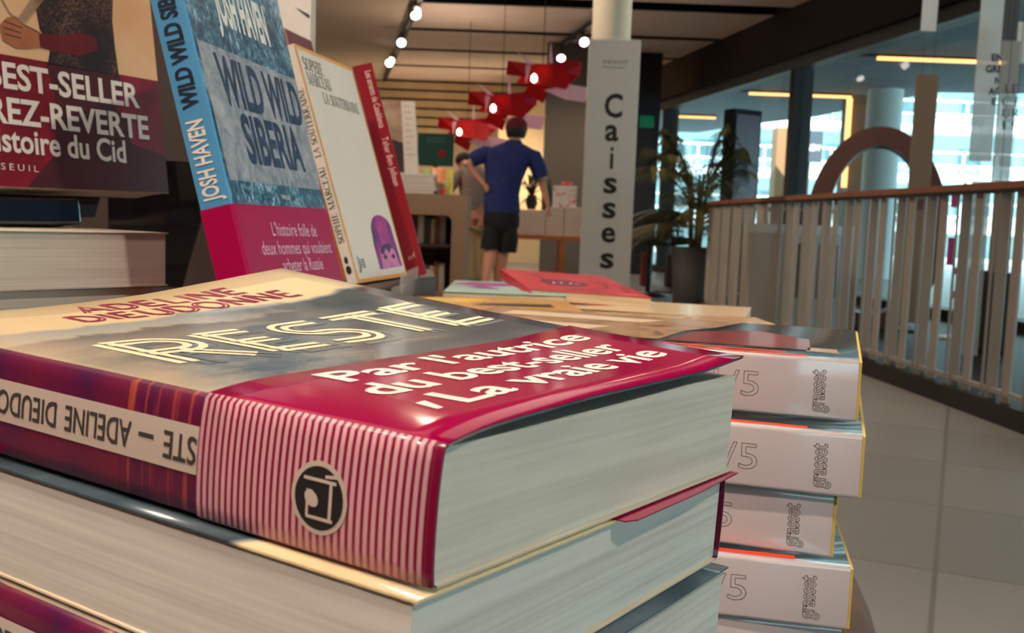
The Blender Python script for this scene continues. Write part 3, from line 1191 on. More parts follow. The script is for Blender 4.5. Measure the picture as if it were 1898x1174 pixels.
for q in ('l', 'r'):
    a = V[q + 't'][0] - P1.location
    k = V[q + 'a'][0] - P1.location
    mb = MB()
    mb.lathe([(0.04, 0), (0.052, 0.02), (0.05, 0.05), (0.035, 0.085)], (k.x, k.y, max(k.z - 0.08, 0)), 14)
    mb.box((a.x - 0.045, k.y - 0.02, max(a.z - 0.035, 0.0)), (a.x + 0.045, a.y + 0.06, a.z + 0.035))
    mb.build('shoe', mat('grey_shoe', rgb(70, 66, 66), 0.7, 0.1), P1, 0.012)

# second person, bending over the counter
PY = 11.0
foot = A_(878, 540)
P2 = thing('person', 'person in grey shirt and beige trousers, bending over the far counter', 'person', (foot.x, PY, 0))
V = {
    'pelvis': (A_(882, 398), (0.15, 0.11)), 'waist': (A_(881, 372, .04), (0.14, 0.10)), 'chest': (A_(874, 335, .14), (0.17, 0.11)),
    'neck0': (A_(866, 312, .24), 0.065), 'neck': (A_(863, 306, .30), 0.055), 'head': (A_(860, 302, .37), (0.085, 0.09)), 'crown': (A_(857, 303, .45), 0.07),
    'ls': (A_(854, 322, .16), 0.06), 'le': (A_(834, 350, .06), 0.042), 'lw': (A_(832, 362, .2), 0.03),
    'rs': (A_(892, 325, .2), 0.06), 're': (A_(900, 352, .16), 0.042), 'rw': (A_(888, 366, .3), 0.03),
    'lh': (A_(874, 406), 0.10), 'lk': (A_(874, 466, .02), 0.06), 'la': (A_(873, 528), 0.04), 'lt': (A_(872, 538, .15), 0.034),
    'rh': (A_(890, 406), 0.10), 'rk': (A_(888, 466, .04), 0.06), 'ra': (A_(886, 528, .05), 0.04), 'rt': (A_(885, 538, .2), 0.034),
}
ED = [('pelvis', 'waist'), ('waist', 'chest'), ('chest', 'neck0'), ('neck0', 'neck'), ('neck', 'head'), ('head', 'crown'),
      ('chest', 'ls'), ('ls', 'le'), ('le', 'lw'), ('chest', 'rs'), ('rs', 're'), ('re', 'rw'),
      ('pelvis', 'lh'), ('lh', 'lk'), ('lk', 'la'), ('la', 'lt'), ('pelvis', 'rh'), ('rh', 'rk'), ('rk', 'ra'), ('ra', 'rt')]
hand(V, ED, 'lw', A_(831, 364, .27), [A_(827, 365, .36), A_(830, 365, .37), A_(833, 365, .37), A_(836, 365, .36), A_(837, 364, .31)], 'L')
hand(V, ED, 'rw', A_(886, 367, .36), [A_(882, 368, .45), A_(885, 368, .46), A_(888, 368, .46), A_(891, 368, .45), A_(880, 367, .40)], 'R')
skel('body', V, ED, M_skin, P2)
M_greyshirt = mat('grey_linen', rgb(140, 124, 116), 0.9, 0.12, 20)
S_ = {'hem': (A_(883, 404), (0.18, 0.13)), 'waist': (A_(881, 372, .04), (0.17, 0.12)), 'chest': (A_(874, 334, .14), (0.2, 0.13)), 'coll': (A_(867, 312, .23), 0.085),
      'ls': (A_(856, 320, .16), 0.085), 'le': (A_(836, 346, .08), 0.062), 'lc': (A_(832, 358, .16), 0.046),
      'rs': (A_(890, 322, .2), 0.085), 're': (A_(899, 350, .17), 0.06), 'rc': (A_(891, 363, .25), 0.045)}
skel('shirt', S_, [('hem', 'waist'), ('waist', 'chest'), ('chest', 'coll'), ('chest', 'ls'), ('ls', 'le'), ('le', 'lc'), ('chest', 'rs'), ('rs', 're'), ('re', 'rc')], M_greyshirt, P2)
S_ = {'top': (A_(882, 398), (0.165, 0.12)), 'l0': (A_(874, 418), 0.118), 'l1': (A_(873, 466, .02), 0.09), 'l2': (A_(872, 524), 0.075),
      'r0': (A_(891, 418), 0.118), 'r1': (A_(889, 466, .04), 0.09), 'r2': (A_(886, 524, .05), 0.075)}
skel('trousers', S_, [('top', 'l0'), ('l0', 'l1'), ('l1', 'l2'), ('top', 'r0'), ('r0', 'r1'), ('r1', 'r2')], mat('beige_twill', rgb(176, 150, 112), 0.85, 0.1, 14), P2)
hc = V['head'][0] - P2.location
mb = MB()
mb.lathe([(0.06, -0.06), (0.103, 0.0), (0.1, 0.05), (0.06, 0.1), (0.01, 0.115)], (hc.x, hc.y + 0.02, hc.z + 0.01), 20)
mb.build('hair', M_hair, P2)
for q in ('l', 'r'):
    a = V[q + 't'][0] - P2.location
    mb = MB()
    mb.box((a.x - 0.045, a.y - 0.2, 0.0), (a.x + 0.045, a.y + 0.06, 0.07))
    mb.build('shoe', mat('brown_shoe', rgb(80, 56, 40), 0.6, 0.1), P2, 0.015)

# ------------------------------------------------------------------ far counter at left with books, display and screen
CY = 8.0
c0, c1 = at(690, 362, CY), at(866, 362, CY)
top = c1.z
ct = thing('counter', 'brown counter end with a rounded opening, left of the two people', 'counter', (c0.x, CY, 0))
w = c1.x - c0.x
M_mdf = mat('brown_fibreboard', rgb(146, 116, 92), 0.7, 0.06, 6)
hx0, hx1 = at(716, 420, CY).x - c0.x, at(837, 420, CY).x - c0.x
hz = at(780, 398, CY).z
mb = MB()
outer = rrect(0, 0, w, top, 0.01)
inner = rrect(hx0, 0.16, hx1, hz, 0.05)
n = len(outer)
for y in (0, 0.7):
    pass
vs = [(p[0], 0, p[1]) for p in outer] + [(p[0], 0, p[1]) for p in inner] + [(p[0], 0.7, p[1]) for p in outer] + [(p[0], 0.7, p[1]) for p in inner]
fs_ = []
for i in range(n):
    j = (i + 1) % n
    fs_ += [(i, j, n + j, n + i), (2 * n + i, 3 * n + i, 3 * n + j, 2 * n + j), (i, 2 * n + i, 2 * n + j, j), (n + i, n + j, 3 * n + j, 3 * n + i)]
mb.add(vs, fs_)
mb.build('carcass', M_mdf, ct)
mb = MB()
zs = 0.52
mb.box((hx0, 0.1, zs), (hx1, 0.65, zs + 0.025))
mb.build('shelf', mat('dark_shelf', rgb(70, 48, 36), 0.7, 0.1), ct)
mb = MB()
mb.box((hx0, 0.62, 0.16), (hx1, 0.66, hz))
mb.build('back_panel', M_mdf, ct)
cols = [rgb(196, 170, 140), rgb(120, 60, 50), rgb(220, 210, 196), rgb(90, 78, 70), rgb(206, 190, 170), rgb(150, 96, 60), rgb(180, 174, 166)]
nmz = ['tan', 'rust', 'white', 'dark grey', 'cream', 'ochre', 'pale grey']
x = hx0 + 0.16
for lvl, zb in (('upper', zs + 0.026), ('lower', 0.161)):
    x = hx0 + 0.16
    for k in range(7):
        th = 0.03 + 0.008 * ((k * 5) % 4)
        h_ = 0.2 + 0.012 * ((k * 3) % 4)
        mb = MB()
        mb.box((0, 0, 0), (th, 0.15, h_))
        o = mb.build('book', mat('book_cloth_' + nmz[k].replace(' ', '_'), cols[k], 0.7, 0.06), None, 0.002)
        o.location = (c0.x + x, CY + 0.2, zb)
        tag(o, '%s book standing on the %s shelf inside the brown counter' % (nmz[k], lvl), 'book', 'books inside the brown counter')
        x += th + 0.003
# white books stacked on the counter
s0, s1 = at(748, 340, CY), at(803, 340, CY)
M_pap = mat('white_book_paper', rgb(214, 206, 200), 0.7, 0.04, 40, stretch=(1, 1, 8))
ORD = ['lowest', 'second', 'third', 'fourth', 'fifth', 'topmost']
for k in range(6):
    mb = MB()
    hh = (at(770, 319, CY).z - top) / 6
    mb.box((0, 0, 0.0005), (s1.x - s0.x + 0.12, 0.2, hh - 0.003))
    o = mb.build('book', M_pap, None, 0.002)
    o.location = (s0.x - 0.12 + 0.006 * ((k * 3) % 4 - 1), CY + 0.12, top + k * hh)
    tag(o, 'white book lying on the far counter, %s in its pile' % ORD[k], 'book', 'white books piled on the far counter')
ztop2 = at(770, 319, CY).z
d0, d1 = at(690, 186, CY + 0.2), at(779, 318, CY + 0.2)
dp = thing('display_card', 'tall standing display card with photo and white text strip, on the white books', 'display card', (d0.x, CY + 0.2, ztop2))
zt = at(740, 188, CY + 0.2).z - ztop2
xs = at(743, 200, CY + 0.2).x - d0.x
xe = at(768, 200, CY + 0.2).x - d0.x
lean = 0.045
mb = MB()
mb.prism([(0, 0), (xs + lean, 0), (xs, zt), (0, zt)], 0, 0.05, lambda x, y, t: (x, t, y))
mb.build('photo_panel', glossy_photo('beige_photo_print', [rgb(120, 96, 84), rgb(186, 156, 136), rgb(206, 184, 166)], 3), dp)
mb = MB()
mb.prism([(0, 0), (xs + lean - 0.004, 0), (xs + lean * 0.6, zt * 0.42), (0, zt * 0.55)], -0.002, 0, lambda x, y, t: (x, t, y))
mb.build('dark_photo_area', mat('dark_photo_print', rgb(58, 48, 50), 0.6, 0.2, 6), dp)
mb = MB()
mb.prism([(xs + lean, 0), (xe + lean, 0), (xe, zt), (xs, zt)], -0.012, 0.05, lambda x, y, t: (x, t, y))
mb.build('text_strip', mat('white_card', rgb(222, 212, 202), 0.6, 0.03), dp)
mb = MB()
for k in range(9):
    z = zt * (0.93 - k * 0.085)
    xx = xs + lean * (1 - z / zt) + 0.02
    mb.box((xx, -0.0135, z), (xx + 0.045 + 0.012 * (k % 3), -0.0125, z + 0.006))
mb.build('text_lines', mat('faint_grey_ink', rgb(170, 150, 146), 0.7), dp)
# small bright goods next to the pile
M_or = glossy_photo('orange_white_print', [rgb(230, 220, 200), rgb(232, 120, 40), rgb(240, 180, 90)], 12)


def pot(px0, px1, pyt, Y, name, m, label, cat, taper=0.85, zb=None):
    a, b = at(px0, pyt, Y), at(px1, pyt, Y)
    r = (b.x - a.x) / 2
    z0 = top if zb is None else zb
    h_ = a.z - z0
    mb = MB()
    mb.lathe([(r * taper, 0.0005), (r, h_ * 0.98), (r * 0.9, h_), (r * taper * 0.85, 0.012)], n=24)
    o = mb.build(name, m)
    o.location = ((a.x + b.x) / 2, Y, z0)
    return tag(o, label, cat)


pot(802, 825, 340, CY + 0.25, 'cup', mat('brown_cup', rgb(110, 84, 60), 0.6, 0.1), 'small brown cup on the far counter under the orange box', 'cup')
z1 = at(812, 340, CY + 0.25).z
pot(800, 826, 311, CY + 0.25, 'tub', M_or, 'orange and white patterned tub stacked on the brown cup', 'tub', 0.9, z1)
pot(784, 798, 314, CY + 0.45, 'bottle', mat('green_glaze', rgb(150, 176, 110), 0.4, 0.1), 'pale green bottle behind the white book pile', 'bottle', 0.9)
pot(829, 841, 316, CY + 0.35, 'bottle', mat('yellow_green_glaze', rgb(190, 184, 80), 0.4, 0.1), 'yellow green bottle at the right end of the far counter', 'bottle', 0.9)
pot(817, 826, 350, CY + 0.1, 'cup', mat('red_glaze', rgb(200, 40, 50), 0.4, 0.1), 'tiny red cup at the front of the far counter', 'cup', 0.9)
# green screen
GY = 11.6
g0, g1 = at(775, 246, GY), at(840, 309, GY)
gs = thing('screen', 'dark green screen with a red round badge behind the far counter', 'screen', (g0.x, GY, 0))
mb = MB()
mb.box((0, 0, g1.z), (g1.x - g0.x, 0.05, g0.z))
mb.build('panel', mat('dark_green_screen', rgb(22, 62, 48), 0.4, 0.2, 2, emit=(0.01, 0.05, 0.035, 1), strength=0.25), gs, 0.005)
mb = MB()
mb.prism(ellipse(at(819, 285, GY).x - g0.x, at(819, 285, GY).z, 0.05, 0.045), -0.003, 0, lambda x, y, t: (x, t, y))
mb.build('badge', mat('red_badge', rgb(150, 20, 44), 0.5), gs)
mb = MB()
for k in range(4):
    zz = g0.z - 0.05 - 0.018 * k
    mb.box((0.1, -0.002, zz), (0.33 - 0.03 * (k % 2), 0, zz + 0.006))
mb.build('text_lines', mat('pale_green_ink', rgb(90, 130, 110), 0.6), gs)
mb = MB()
mb.box((0.18, 0.02, 0.0), (0.23, 0.06, g1.z))
mb.box((0.02, -0.1, 0.0), (0.39, 0.2, 0.02))
mb.build('stand', M_black, gs)

# ------------------------------------------------------------------ wooden table at right of the people, cartons and plants
TY = 13.0
t0, t1 = at(905, 434, TY), at(1100, 434, TY)
tt = thing('table', 'low orange wooden table behind the person in the cap', 'table', (t0.x, TY, 0))
tz = t0.z
M_ow = mat('orange_wood', rgb(176, 100, 56), 0.55, 0.12, 8, stretch=(1, 6, 6))
mb = MB()
mb.box((0, 0, tz - 0.05), (t1.x - t0.x, 0.8, tz))
mb.build('table_top', M_ow, tt)
for x, y in ((0.08, 0.02), (0.93, 0.02), (0.08, 0.72), (0.93, 0.72)):
    mb = MB()
    mb.box((x, y, 0), (x + 0.075, y + 0.06, tz - 0.05))
    mb.build('leg', M_ow, tt)
M_cart = mat('white_carton', rgb(206, 186, 168), 0.7, 0.05, 8)
for k, (x0, x1, yt, lab) in enumerate(((962, 1012, 388, 'white carton on the orange table, next to the walking person'), (1013, 1046, 384, 'white carton on the orange table, middle of three'), (1047, 1085, 384, 'white carton on the orange table, against the sign board'))):
    a, b = at(x0, yt, TY + 0.1), at(x1, yt, TY + 0.1)
    mb = MB()
    mb.box((0, 0, 0.001), (b.x - a.x, 0.4, a.z - tz))
    o = mb.build('carton', M_cart, None, 0.006)
    o.location = (a.x, TY + 0.1, tz)
    tag(o, lab, 'box', 'white cartons on the orange table')
ctop = at(1030, 384, TY + 0.1).z
a, b = at(1026, 344, TY + 0.2), at(1068, 384, TY + 0.2)
mb = MB()
mb.box((0, 0, 0), (b.x - a.x, 0.2, a.z - ctop))
o = mb.build('gift_box', glossy_photo('red_white_print', [rgb(232, 220, 214), rgb(236, 224, 216), rgb(206, 70, 60)], 16), None, 0.004)
o.location = (a.x, TY + 0.2, ctop + 0.001)
tag(o, 'white box with red print on top of the white cartons', 'box')
pot(1040, 1062, 337, TY + 0.3, 'bowl', mat('coral_glaze', rgb(214, 84, 66), 0.4, 0.1), 'coral bowl on top of the red printed white box', 'bowl', 0.7, a.z + 0.002)


def leaf(mb, base, tip, wid, droop, n=5):
    base, tip = Vector(base), Vector(tip)
    d = tip - base
    side = d.cross(Vector((0, 0, 1)))
    side = side.normalized() if side.length > 1e-5 else Vector((1, 0, 0))
    L, R = [], []
    for i in range(n + 1):
        t = i / n
        p = base + d * t + Vector((0, 0, -droop * t * t))
        ww = wid * math.sin(math.pi * min(0.96, 0.12 + 0.84 * t)) * 0.5
        L.append(p + side * ww)
        R.append(p - side * ww + Vector((0, 0, 0.0)))
    vs = L + R
    mb.add(vs, [(i, i + 1, n + 2 + i, n + 1 + i) for i in range(n)])


M_leaf = mat('dark_green_leaf', rgb(52, 66, 36), 0.6, 0.3, 6)
a = at(985, 382, TY + 0.25)
fl = thing('flower_vase', 'vase of dark leaves and small pale flowers on the cartons', 'plant', (a.x, TY + 0.25, at(985, 388, TY + 0.1).z))
mb = MB()
mb.lathe([(0.05, 0.001), (0.08, 0.08), (0.06, 0.17), (0.065, 0.19)], n=20)
mb.build('vase', mat('dark_vase', rgb(40, 34, 34), 0.4), fl)
mb = MB()
rng = random.Random(3)
for k in range(46):
    w_ = rng.uniform(0, 6.28)
    r_ = rng.uniform(0.08, 0.24)
    leaf(mb, (0, 0, 0.17), (r_ * math.cos(w_), r_ * math.sin(w_) * 0.6, rng.uniform(0.15, 0.62)), 0.05, 0.12)
mb.build('foliage', M_leaf, fl)
mb = MB()
for k in range(9):
    w_ = rng.uniform(0, 6.28)
    r_ = rng.uniform(0.08, 0.22)
    mb.lathe([(0.012, -0.012), (0.03, 0.0), (0.012, 0.014)], (r_ * math.cos(w_), r_ * math.sin(w_) * 0.6 - 0.1, rng.uniform(0.2, 0.5)), 8)
mb.build('blossoms', mat('pale_petals', rgb(214, 186, 176), 0.7), fl)
a = at(1016, 320, TY + 0.55)
pl = thing('potted_plant', 'dark green grassy plant behind the cartons on the orange table', 'plant', (a.x, TY + 0.6, tz))
mb = MB()
mb.lathe([(0.08, 0.001), (0.11, 0.3)], n=20)
mb.build('pot', mat('grey_pot', rgb(90, 84, 80), 0.6), pl)
mb = MB()
for k in range(60):
    w_ = rng.uniform(0, 6.28)
    r_ = rng.uniform(0.03, 0.12)
    leaf(mb, (0, 0, 0.28), (r_ * math.cos(w_), r_ * math.sin(w_), rng.uniform(0.5, 0.95)), 0.035, 0.15)
mb.build('foliage', M_leaf, pl)
mb = MB()
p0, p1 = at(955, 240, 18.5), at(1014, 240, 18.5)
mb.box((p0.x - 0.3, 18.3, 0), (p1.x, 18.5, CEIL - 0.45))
struct('wall_back.003', mb, mat('cream_wall', rgb(226, 196, 150), 0.8, 0.04))  # cream panel in front of the back wall

# ------------------------------------------------------------------ palm, stools, dark screen by the glass wall
a, b = at(1250, 457, 9.6), at(1325, 457, 9.6)
r0 = (b.x - a.x) / 2 * 1.12
pt = thing('potted_palm', 'tall potted palm in a dark grey round planter beside the railing', 'plant', ((a.x + b.x) / 2, 9.6, 0))
mb = MB()
mb.lathe([(r0 * 0.84, 0), (r0, a.z), (r0 * 0.9, a.z), (r0 * 0.88, a.z - 0.06)], n=36)
mb.build('planter', mat('dark_grey_planter', rgb(62, 60, 62), 0.6, 0.08, 6), pt)
mb = MB()
rng = random.Random(11)
for k in range(5):
    w_ = k * 1.26
    mb.tube([(0.04 * math.cos(w_), 0.04 * math.sin(w_), a.z - 0.06), (0.07 * math.cos(w_), 0.07 * math.sin(w_), a.z + 0.35), (0.1 * math.cos(w_), 0.1 * math.sin(w_), a.z + 0.7)], [0.022, 0.018, 0.012], 7)
mb.build('stem', mat('brown_palm_stem', rgb(74, 58, 38), 0.8, 0.2, 20), pt)
for k in range(48):
    w_ = k * 2.399
    el = 0.05 + 1.05 * ((k * 11) % 48) / 48
    L_ = 0.6 + 0.3 * rng.random()
    base = Vector((0.09 * math.cos(w_), 0.09 * math.sin(w_), a.z + 0.15 + 0.5 * el))
    hx, hz_ = math.cos(el * 1.3), math.sin(el * 1.3)
    pts = []
    for i in range(9):
        t = i / 8
        pts.append(base + Vector((math.cos(w_) * hx, math.sin(w_) * hx, hz_)) * (L_ * t) + Vector((0, 0, -0.42 * t * t * L_)))
    mb = MB()
    mb.tube(pts, [0.006] * 8 + [0.002], 5)
    for i in range(1, 9):
        for s in (-1, 1):
            for h_ in (0, 0.33, 0.66):
                if i == 8 and h_:
                    continue
                p = pts[i] + (pts[min(i + 1, 8)] - pts[i]) * h_
                d = (pts[min(i + 1, 8)] - pts[i - 1]).normalized()
                side = d.cross(Vector((0, 0, 1))).normalized() * s
                ll = 0.36 * (1 - abs(i + h_ - 4) / 7)
                leaf(mb, p, p + (d * 0.55 + side * 0.9).normalized() * ll, 0.014, 0.16, 3)
    mb.build('frond', mat(('palm_leaf_bright', 'palm_leaf')[k % 3 > 0], (rgb(112, 104, 52), rgb(66, 68, 36))[k % 3 > 0], 0.6, 0.25, 6), pt)


def stool(px, Y, label):
    p = at(px, 500, Y)
    t = thing('swivel_stool', label, 'stool', (p.x, Y, 0), group='black swivel stools by the palm')
    mb = MB()
    mb.lathe([(0.22, 0), (0.22, 0.02), (0.04, 0.05)], n=24)
    mb.build('base', M_black, t)
    mb = MB()
    mb.tube([(0, 0, 0.04), (0, 0, 0.56)], 0.028)
    mb.build('column', M_black, t)
    mb = MB()
    mb.lathe([(0.02, 0.54), (0.2, 0.56), (0.215, 0.60), (0.2, 0.64), (0.02, 0.65)], n=24)
    mb.build('seat', M_black, t)
    mb = MB()
    mb.tube([(0, -0.15, 0.58), (0, -0.2, 0.7), (0, -0.19, 0.8)], 0.014)
    mb.build('back_stem', M_black, t)
    mb = MB()
    mb.lathe([(0.02, -0.02), (0.12, -0.014), (0.13, 0.0), (0.12, 0.014), (0.02, 0.02)], (0, -0.19, 0.85), 20, R=Matrix.Rotation(math.pi / 2, 3, 'X') @ Matrix.Diagonal((1.0, 0.62, 1.0)))
    mb.build('backrest', M_black, t)


stool(1203, 10.8, 'black swivel stool next to the sign board, left of the pair')
stool(1247, 11.6, 'black swivel stool behind the palm planter, right of the pair')
for px, c, nm in ((1197, rgb(96, 16, 24), 'dark red'), (1243, rgb(40, 20, 30), 'dark plum')):
    a, b = at(px - 7, 480, 12.6), at(px + 8, 480, 12.6)
    mb = MB()
    mb.box((0, 0, 0), (b.x - a.x, 0.25, 0.42))
    o = mb.build('storage_box', mat('box_' + nm.replace(' ', '_'), c, 0.6, 0.1), None, 0.01)
    o.location = (a.x, 12.5, 0)
    tag(o, '%s storage box on the floor behind the stools' % nm, 'box')
TYY = 11.2
a, b = at(1345, 204, TYY), at(1418, 204, TYY)
tz_ = at(1390, 203, TYY).z
to = thing('info_screen', 'tall dark information screen standing behind the palm', 'screen', ((a.x + b.x) / 2, TYY + 0.1, 0), 0.5)
mb = MB()
mb.box((-0.2, -0.09, 0.05), (0.2, 0.09, tz_))
mb.build('housing', mat('dark_navy_housing', rgb(22, 22, 32), 0.6, 0.1, spec=0.2), to, 0.01)
mb = MB()
mb.box((-0.17, -0.098, 0.7), (0.17, -0.091, tz_ - 0.06))
mb.build('display', mat('dim_violet_display', rgb(40, 22, 38), 0.25, 0.2, 3, emit=(0.09, 0.04, 0.08, 1), strength=0.15), to)
mb = MB()
mb.box((-0.28, -0.2, 0), (0.28, 0.2, 0.05))
mb.build('foot', M_black, to)
a = at(1206, 224, 15.5)
mb = MB()
mb.box((a.x - 0.16, 15.555, a.z - 0.1), (a.x + 0.06, 15.6, a.z + 0.08))
tag(mb.build('exit_sign', mat('green_sign', rgb(10, 70, 40), 0.5, emit=(0.0, 0.12, 0.05, 1), strength=0.6)), 'small dim green sign high on the dark wall right of the sign board', 'sign')
p0, p1 = at(1186, 400, 15.6), at(1214, 400, 15.6)
mb = MB()
mb.box((p0.x - 0.3, 15.6, 0), (p1.x, 15.8, CEIL))
struct('wall_right', mb, mat('dark_wall', rgb(36, 34, 38)))

# ------------------------------------------------------------------ curved railing
RAILH = 0.99


def catmull(P, m=8):
    out = []
    for i in range(len(P) - 1):
        p0, p1, p2, p3 = P[max(i - 1, 0)], P[i], P[i + 1], P[min(i + 2, len(P) - 1)]
        for k in range(m):
            t = k / m
            out.append(tuple(0.5 * (2 * p1[j] + (p2[j] - p0[j]) * t + (2 * p0[j] - 5 * p1[j] + 4 * p2[j] - p3[j]) * t * t + (3 * p1[j] - p0[j] - 3 * p2[j] + p3[j]) * t ** 3) for j in (0, 1)))
    out.append(tuple(P[-1]))
    return out


path = catmull(RAIL, 10)
ra = thing('railing', 'curved railing of pale upright slats with a wooden handrail', 'railing', (2.0, 4.0, 0))
O_ = Vector((2.0, 4.0, 0))


def sweep(prof, m, name):
    """rectangular profile (x0, x1, z0, z1) swept along the rail path"""
    x0, x1, z0, z1 = prof
    mb = MB()
    rows = []
    for i, p in enumerate(path):
        a, b = path[max(i - 1, 0)], path[min(i + 1, len(path) - 1)]
        d = Vector((b[0] - a[0], b[1] - a[1], 0)).normalized()
        nn = Vector((d.y, -d.x, 0))
        c = Vector((p[0], p[1], 0)) - O_
        rows.append([c + nn * x0 + Vector((0, 0, z0)), c + nn * x1 + Vector((0, 0, z0)), c + nn * x1 + Vector((0, 0, z1)), c + nn * x0 + Vector((0, 0, z1))])
    vs = [v for r in rows for v in r]
    fs = [(3, 2, 1, 0)] + [tuple(4 * (len(rows) - 1) + k for k in range(4))]
    for i in range(len(rows) - 1):
        for k in range(4):
            fs.append((4 * i + k, 4 * i + (k + 1) % 4, 4 * i + 4 + (k + 1) % 4, 4 * i + 4 + k))
    mb.add(vs, fs)
    return mb.build(name, m, ra)


sweep((-0.03, 0.03, RAILH - 0.03, RAILH), mat('red_brown_wood', rgb(150, 96, 74), 0.5, 0.12, 12), 'handrail')
sweep((-0.03, 0.02, RAILH - 0.045, RAILH - 0.03), M_dark, 'top_bar')
sweep((-0.012, 0.012, 0.11, 0.13), mat('pale_rail', rgb(168, 160, 152), 0.5, 0.04), 'lower_rail')
sweep((-0.05, 0.05, 0.0, 0.085), mat('dark_kerb', rgb(36, 30, 29), 0.5, 0.1), 'kerb')
M_slat = mat('pale_lacquered_slat', rgb(176, 166, 156), 0.5, 0.05, 5)
acc, nxt, nb = 0.0, 0.05, 0
for i in range(len(path) - 1):
    a, b = Vector((path[i][0], path[i][1], 0)), Vector((path[i + 1][0], path[i + 1][1], 0))
    l = (b - a).length
    while nxt <= acc + l:
        p = a + (b - a) * ((nxt - acc) / l) - O_
        d = (b - a).normalized()
        ang = math.atan2(d.y, d.x) + (0.9, -0.5, 0.25)[nb % 3]
        mb = MB()
        R = Matrix.Rotation(ang, 3, 'Z')
        mb.box((-0.022, -0.006, 0.085), (0.022, 0.006, RAILH - 0.045), R=R)
        mb.v = [(v[0] + p.x, v[1] + p.y, v[2]) for v in mb.v]
        mb.build('slat', M_slat, ra)
        nb += 1
        nxt += (0.115, 0.075, 0.13)[nb % 3]
    acc += l

# ------------------------------------------------------------------ giant ring, drum counter, hanging text strips behind the railing
OY = 7.9
cx0, cx1 = at(1502, 420, OY), at(1738, 420, OY)
zt_, zb_ = at(1635, 238, OY).z, at(1600, 615, OY).z
mb = MB()
rows_o, rows_i = [], []
cxm, czm = (cx0.x + cx1.x) / 2, (zt_ + zb_) / 2
RX, RZ = (cx1.x - cx0.x) / 2 * 1.04, (zt_ - zb_) / 2
NSEG = 56
outer, inner = [], []
for i in range(NSEG):
    w_ = 2 * math.pi * i / NSEG
    outer.append((RX * math.cos(w_), RZ * math.sin(w_)))
    inner.append((RX * 0.70 * math.cos(w_) - 0.0, RZ * 0.82 * math.sin(w_)))
ring = thing('ring_sculpture', 'giant rust brown ring shaped like a letter O standing behind the railing', 'sculpture', (cxm, OY, czm), -0.32)
n = NSEG
D = 0.32
vs = [(p[0], -D / 2, p[1]) for p in outer] + [(p[0], -D / 2, p[1]) for p in inner] + [(p[0], D / 2, p[1]) for p in outer] + [(p[0], D / 2, p[1]) for p in inner]
f1, f2 = [], []
for i in range(n):
    j = (i + 1) % n
    f1 += [(i, j, n + j, n + i), (2 * n + i, 3 * n + i, 3 * n + j, 2 * n + j)]
    f2 += [(i, 2 * n + i, 2 * n + j, j), (n + i, n + j, 3 * n + j, 3 * n + i)]
mb.add(vs, f1, 0)
mb.add(vs, f2, 1, True)
mb.build('ring', [mat('rust_brown_face', rgb(90, 56, 46), 0.6, 0.15, 4), mat('dark_brown_side', rgb(62, 46, 44), 0.5, 0.1)], ring)
mb = MB()
mb.box((-0.34, -0.2, -czm + 0.012), (0.34, 0.2, -RZ + 0.05))
mb.build('plinth', M_dark, ring)

DY = 7.0
a, b = at(1392, 414, DY), at(1606, 414, DY)
dc = thing('drum_counter', 'pale rounded counter behind the railing slats', 'counter', ((a.x + b.x) / 2 + 0.02, DY + 0.2, 0.012))
rr = (b.x - a.x) / 2
zt2 = a.z - 0.012
SC2 = Matrix.Diagonal((1, 0.55, 1))
mb = MB()
mb.lathe([(rr * 0.9, 0), (rr * 0.93, 0.3), (rr * 0.97, zt2 - 0.07)], n=48, R=SC2)
mb.build('body', mat('grey_white_lacquer', rgb(176, 176, 172), 0.4, 0.04, 4), dc)
mb = MB()
mb.lathe([(rr * 0.97, zt2 - 0.068), (rr, zt2 - 0.04), (rr, zt2)], n=48, R=SC2)
mb.build('top', mat('white_lacquer_top', rgb(206, 210, 210), 0.3, 0.03), dc)
for k, ax_ in enumerate((-0.11, 0.06)):
    mb = MB()
    y = -0.55 * rr * 0.985
    mb.box((ax_, y, 0.28), (ax_ + 0.13, y + 0.03, 0.66))
    mb.build('niche_panel', mat('brown_niche', rgb(96, 70, 54), 0.6, 0.1), dc)

M_strip = film_mat('white_strip_film', rgb(214, 222, 224), 0.8, 0.35)
M_kraft = mat('kraft_card_strip', rgb(146, 116, 92), 0.75, 0.06, 5)
M_greyst = film_mat('grey_strip_film', rgb(170, 164, 160), 0.72, 0.4)


def hang(name, label, cat, px0, px1, py0, py1, Y, m, words=(), ink=None, style='sans', wire=True):
    """flat strip hung from the ceiling (or standing) with stacked letters on it"""
    a, b = at(px0, py0, Y), at(px1, py0, Y)
    z0 = max(at((px0 + px1) / 2, py1, Y).z, 0.02)
    w_ = b.x - a.x
    t = thing(name, label, cat, (a.x, Y, z0))
    mb = MB()
    mb.box((0, 0, 0), (w_, 0.012, a.z - z0))
    mb.build('strip', m, t)
    if words:
        for s_, x0, x1, yb, yt in words:
            tb = MB()
            p, q = at(x0, yb, Y - 0.002), at(x1, yb, Y - 0.002)
            hgt = at(x0, yt, Y - 0.002).z - p.z
            text(tb, s_, lambda u, v: (u - a.x, -0.002, v - z0), (p.x, p.z), (q.x, q.z), hgt, style=style, bold=0.03 if style == 'sans' else 0)
            tb.build('letters', ink or M_ink, t, fix=False)
    if wire and a.z < CEIL - 0.2:
        mb = MB()
        for xx in (w_ * 0.25, w_ * 0.75):
            mb.tube([(xx, 0.006, a.z - z0), (xx, 0.006, CEIL - z0)], 0.0015, 5)
        mb.build('wire', M_track, t)
    return t


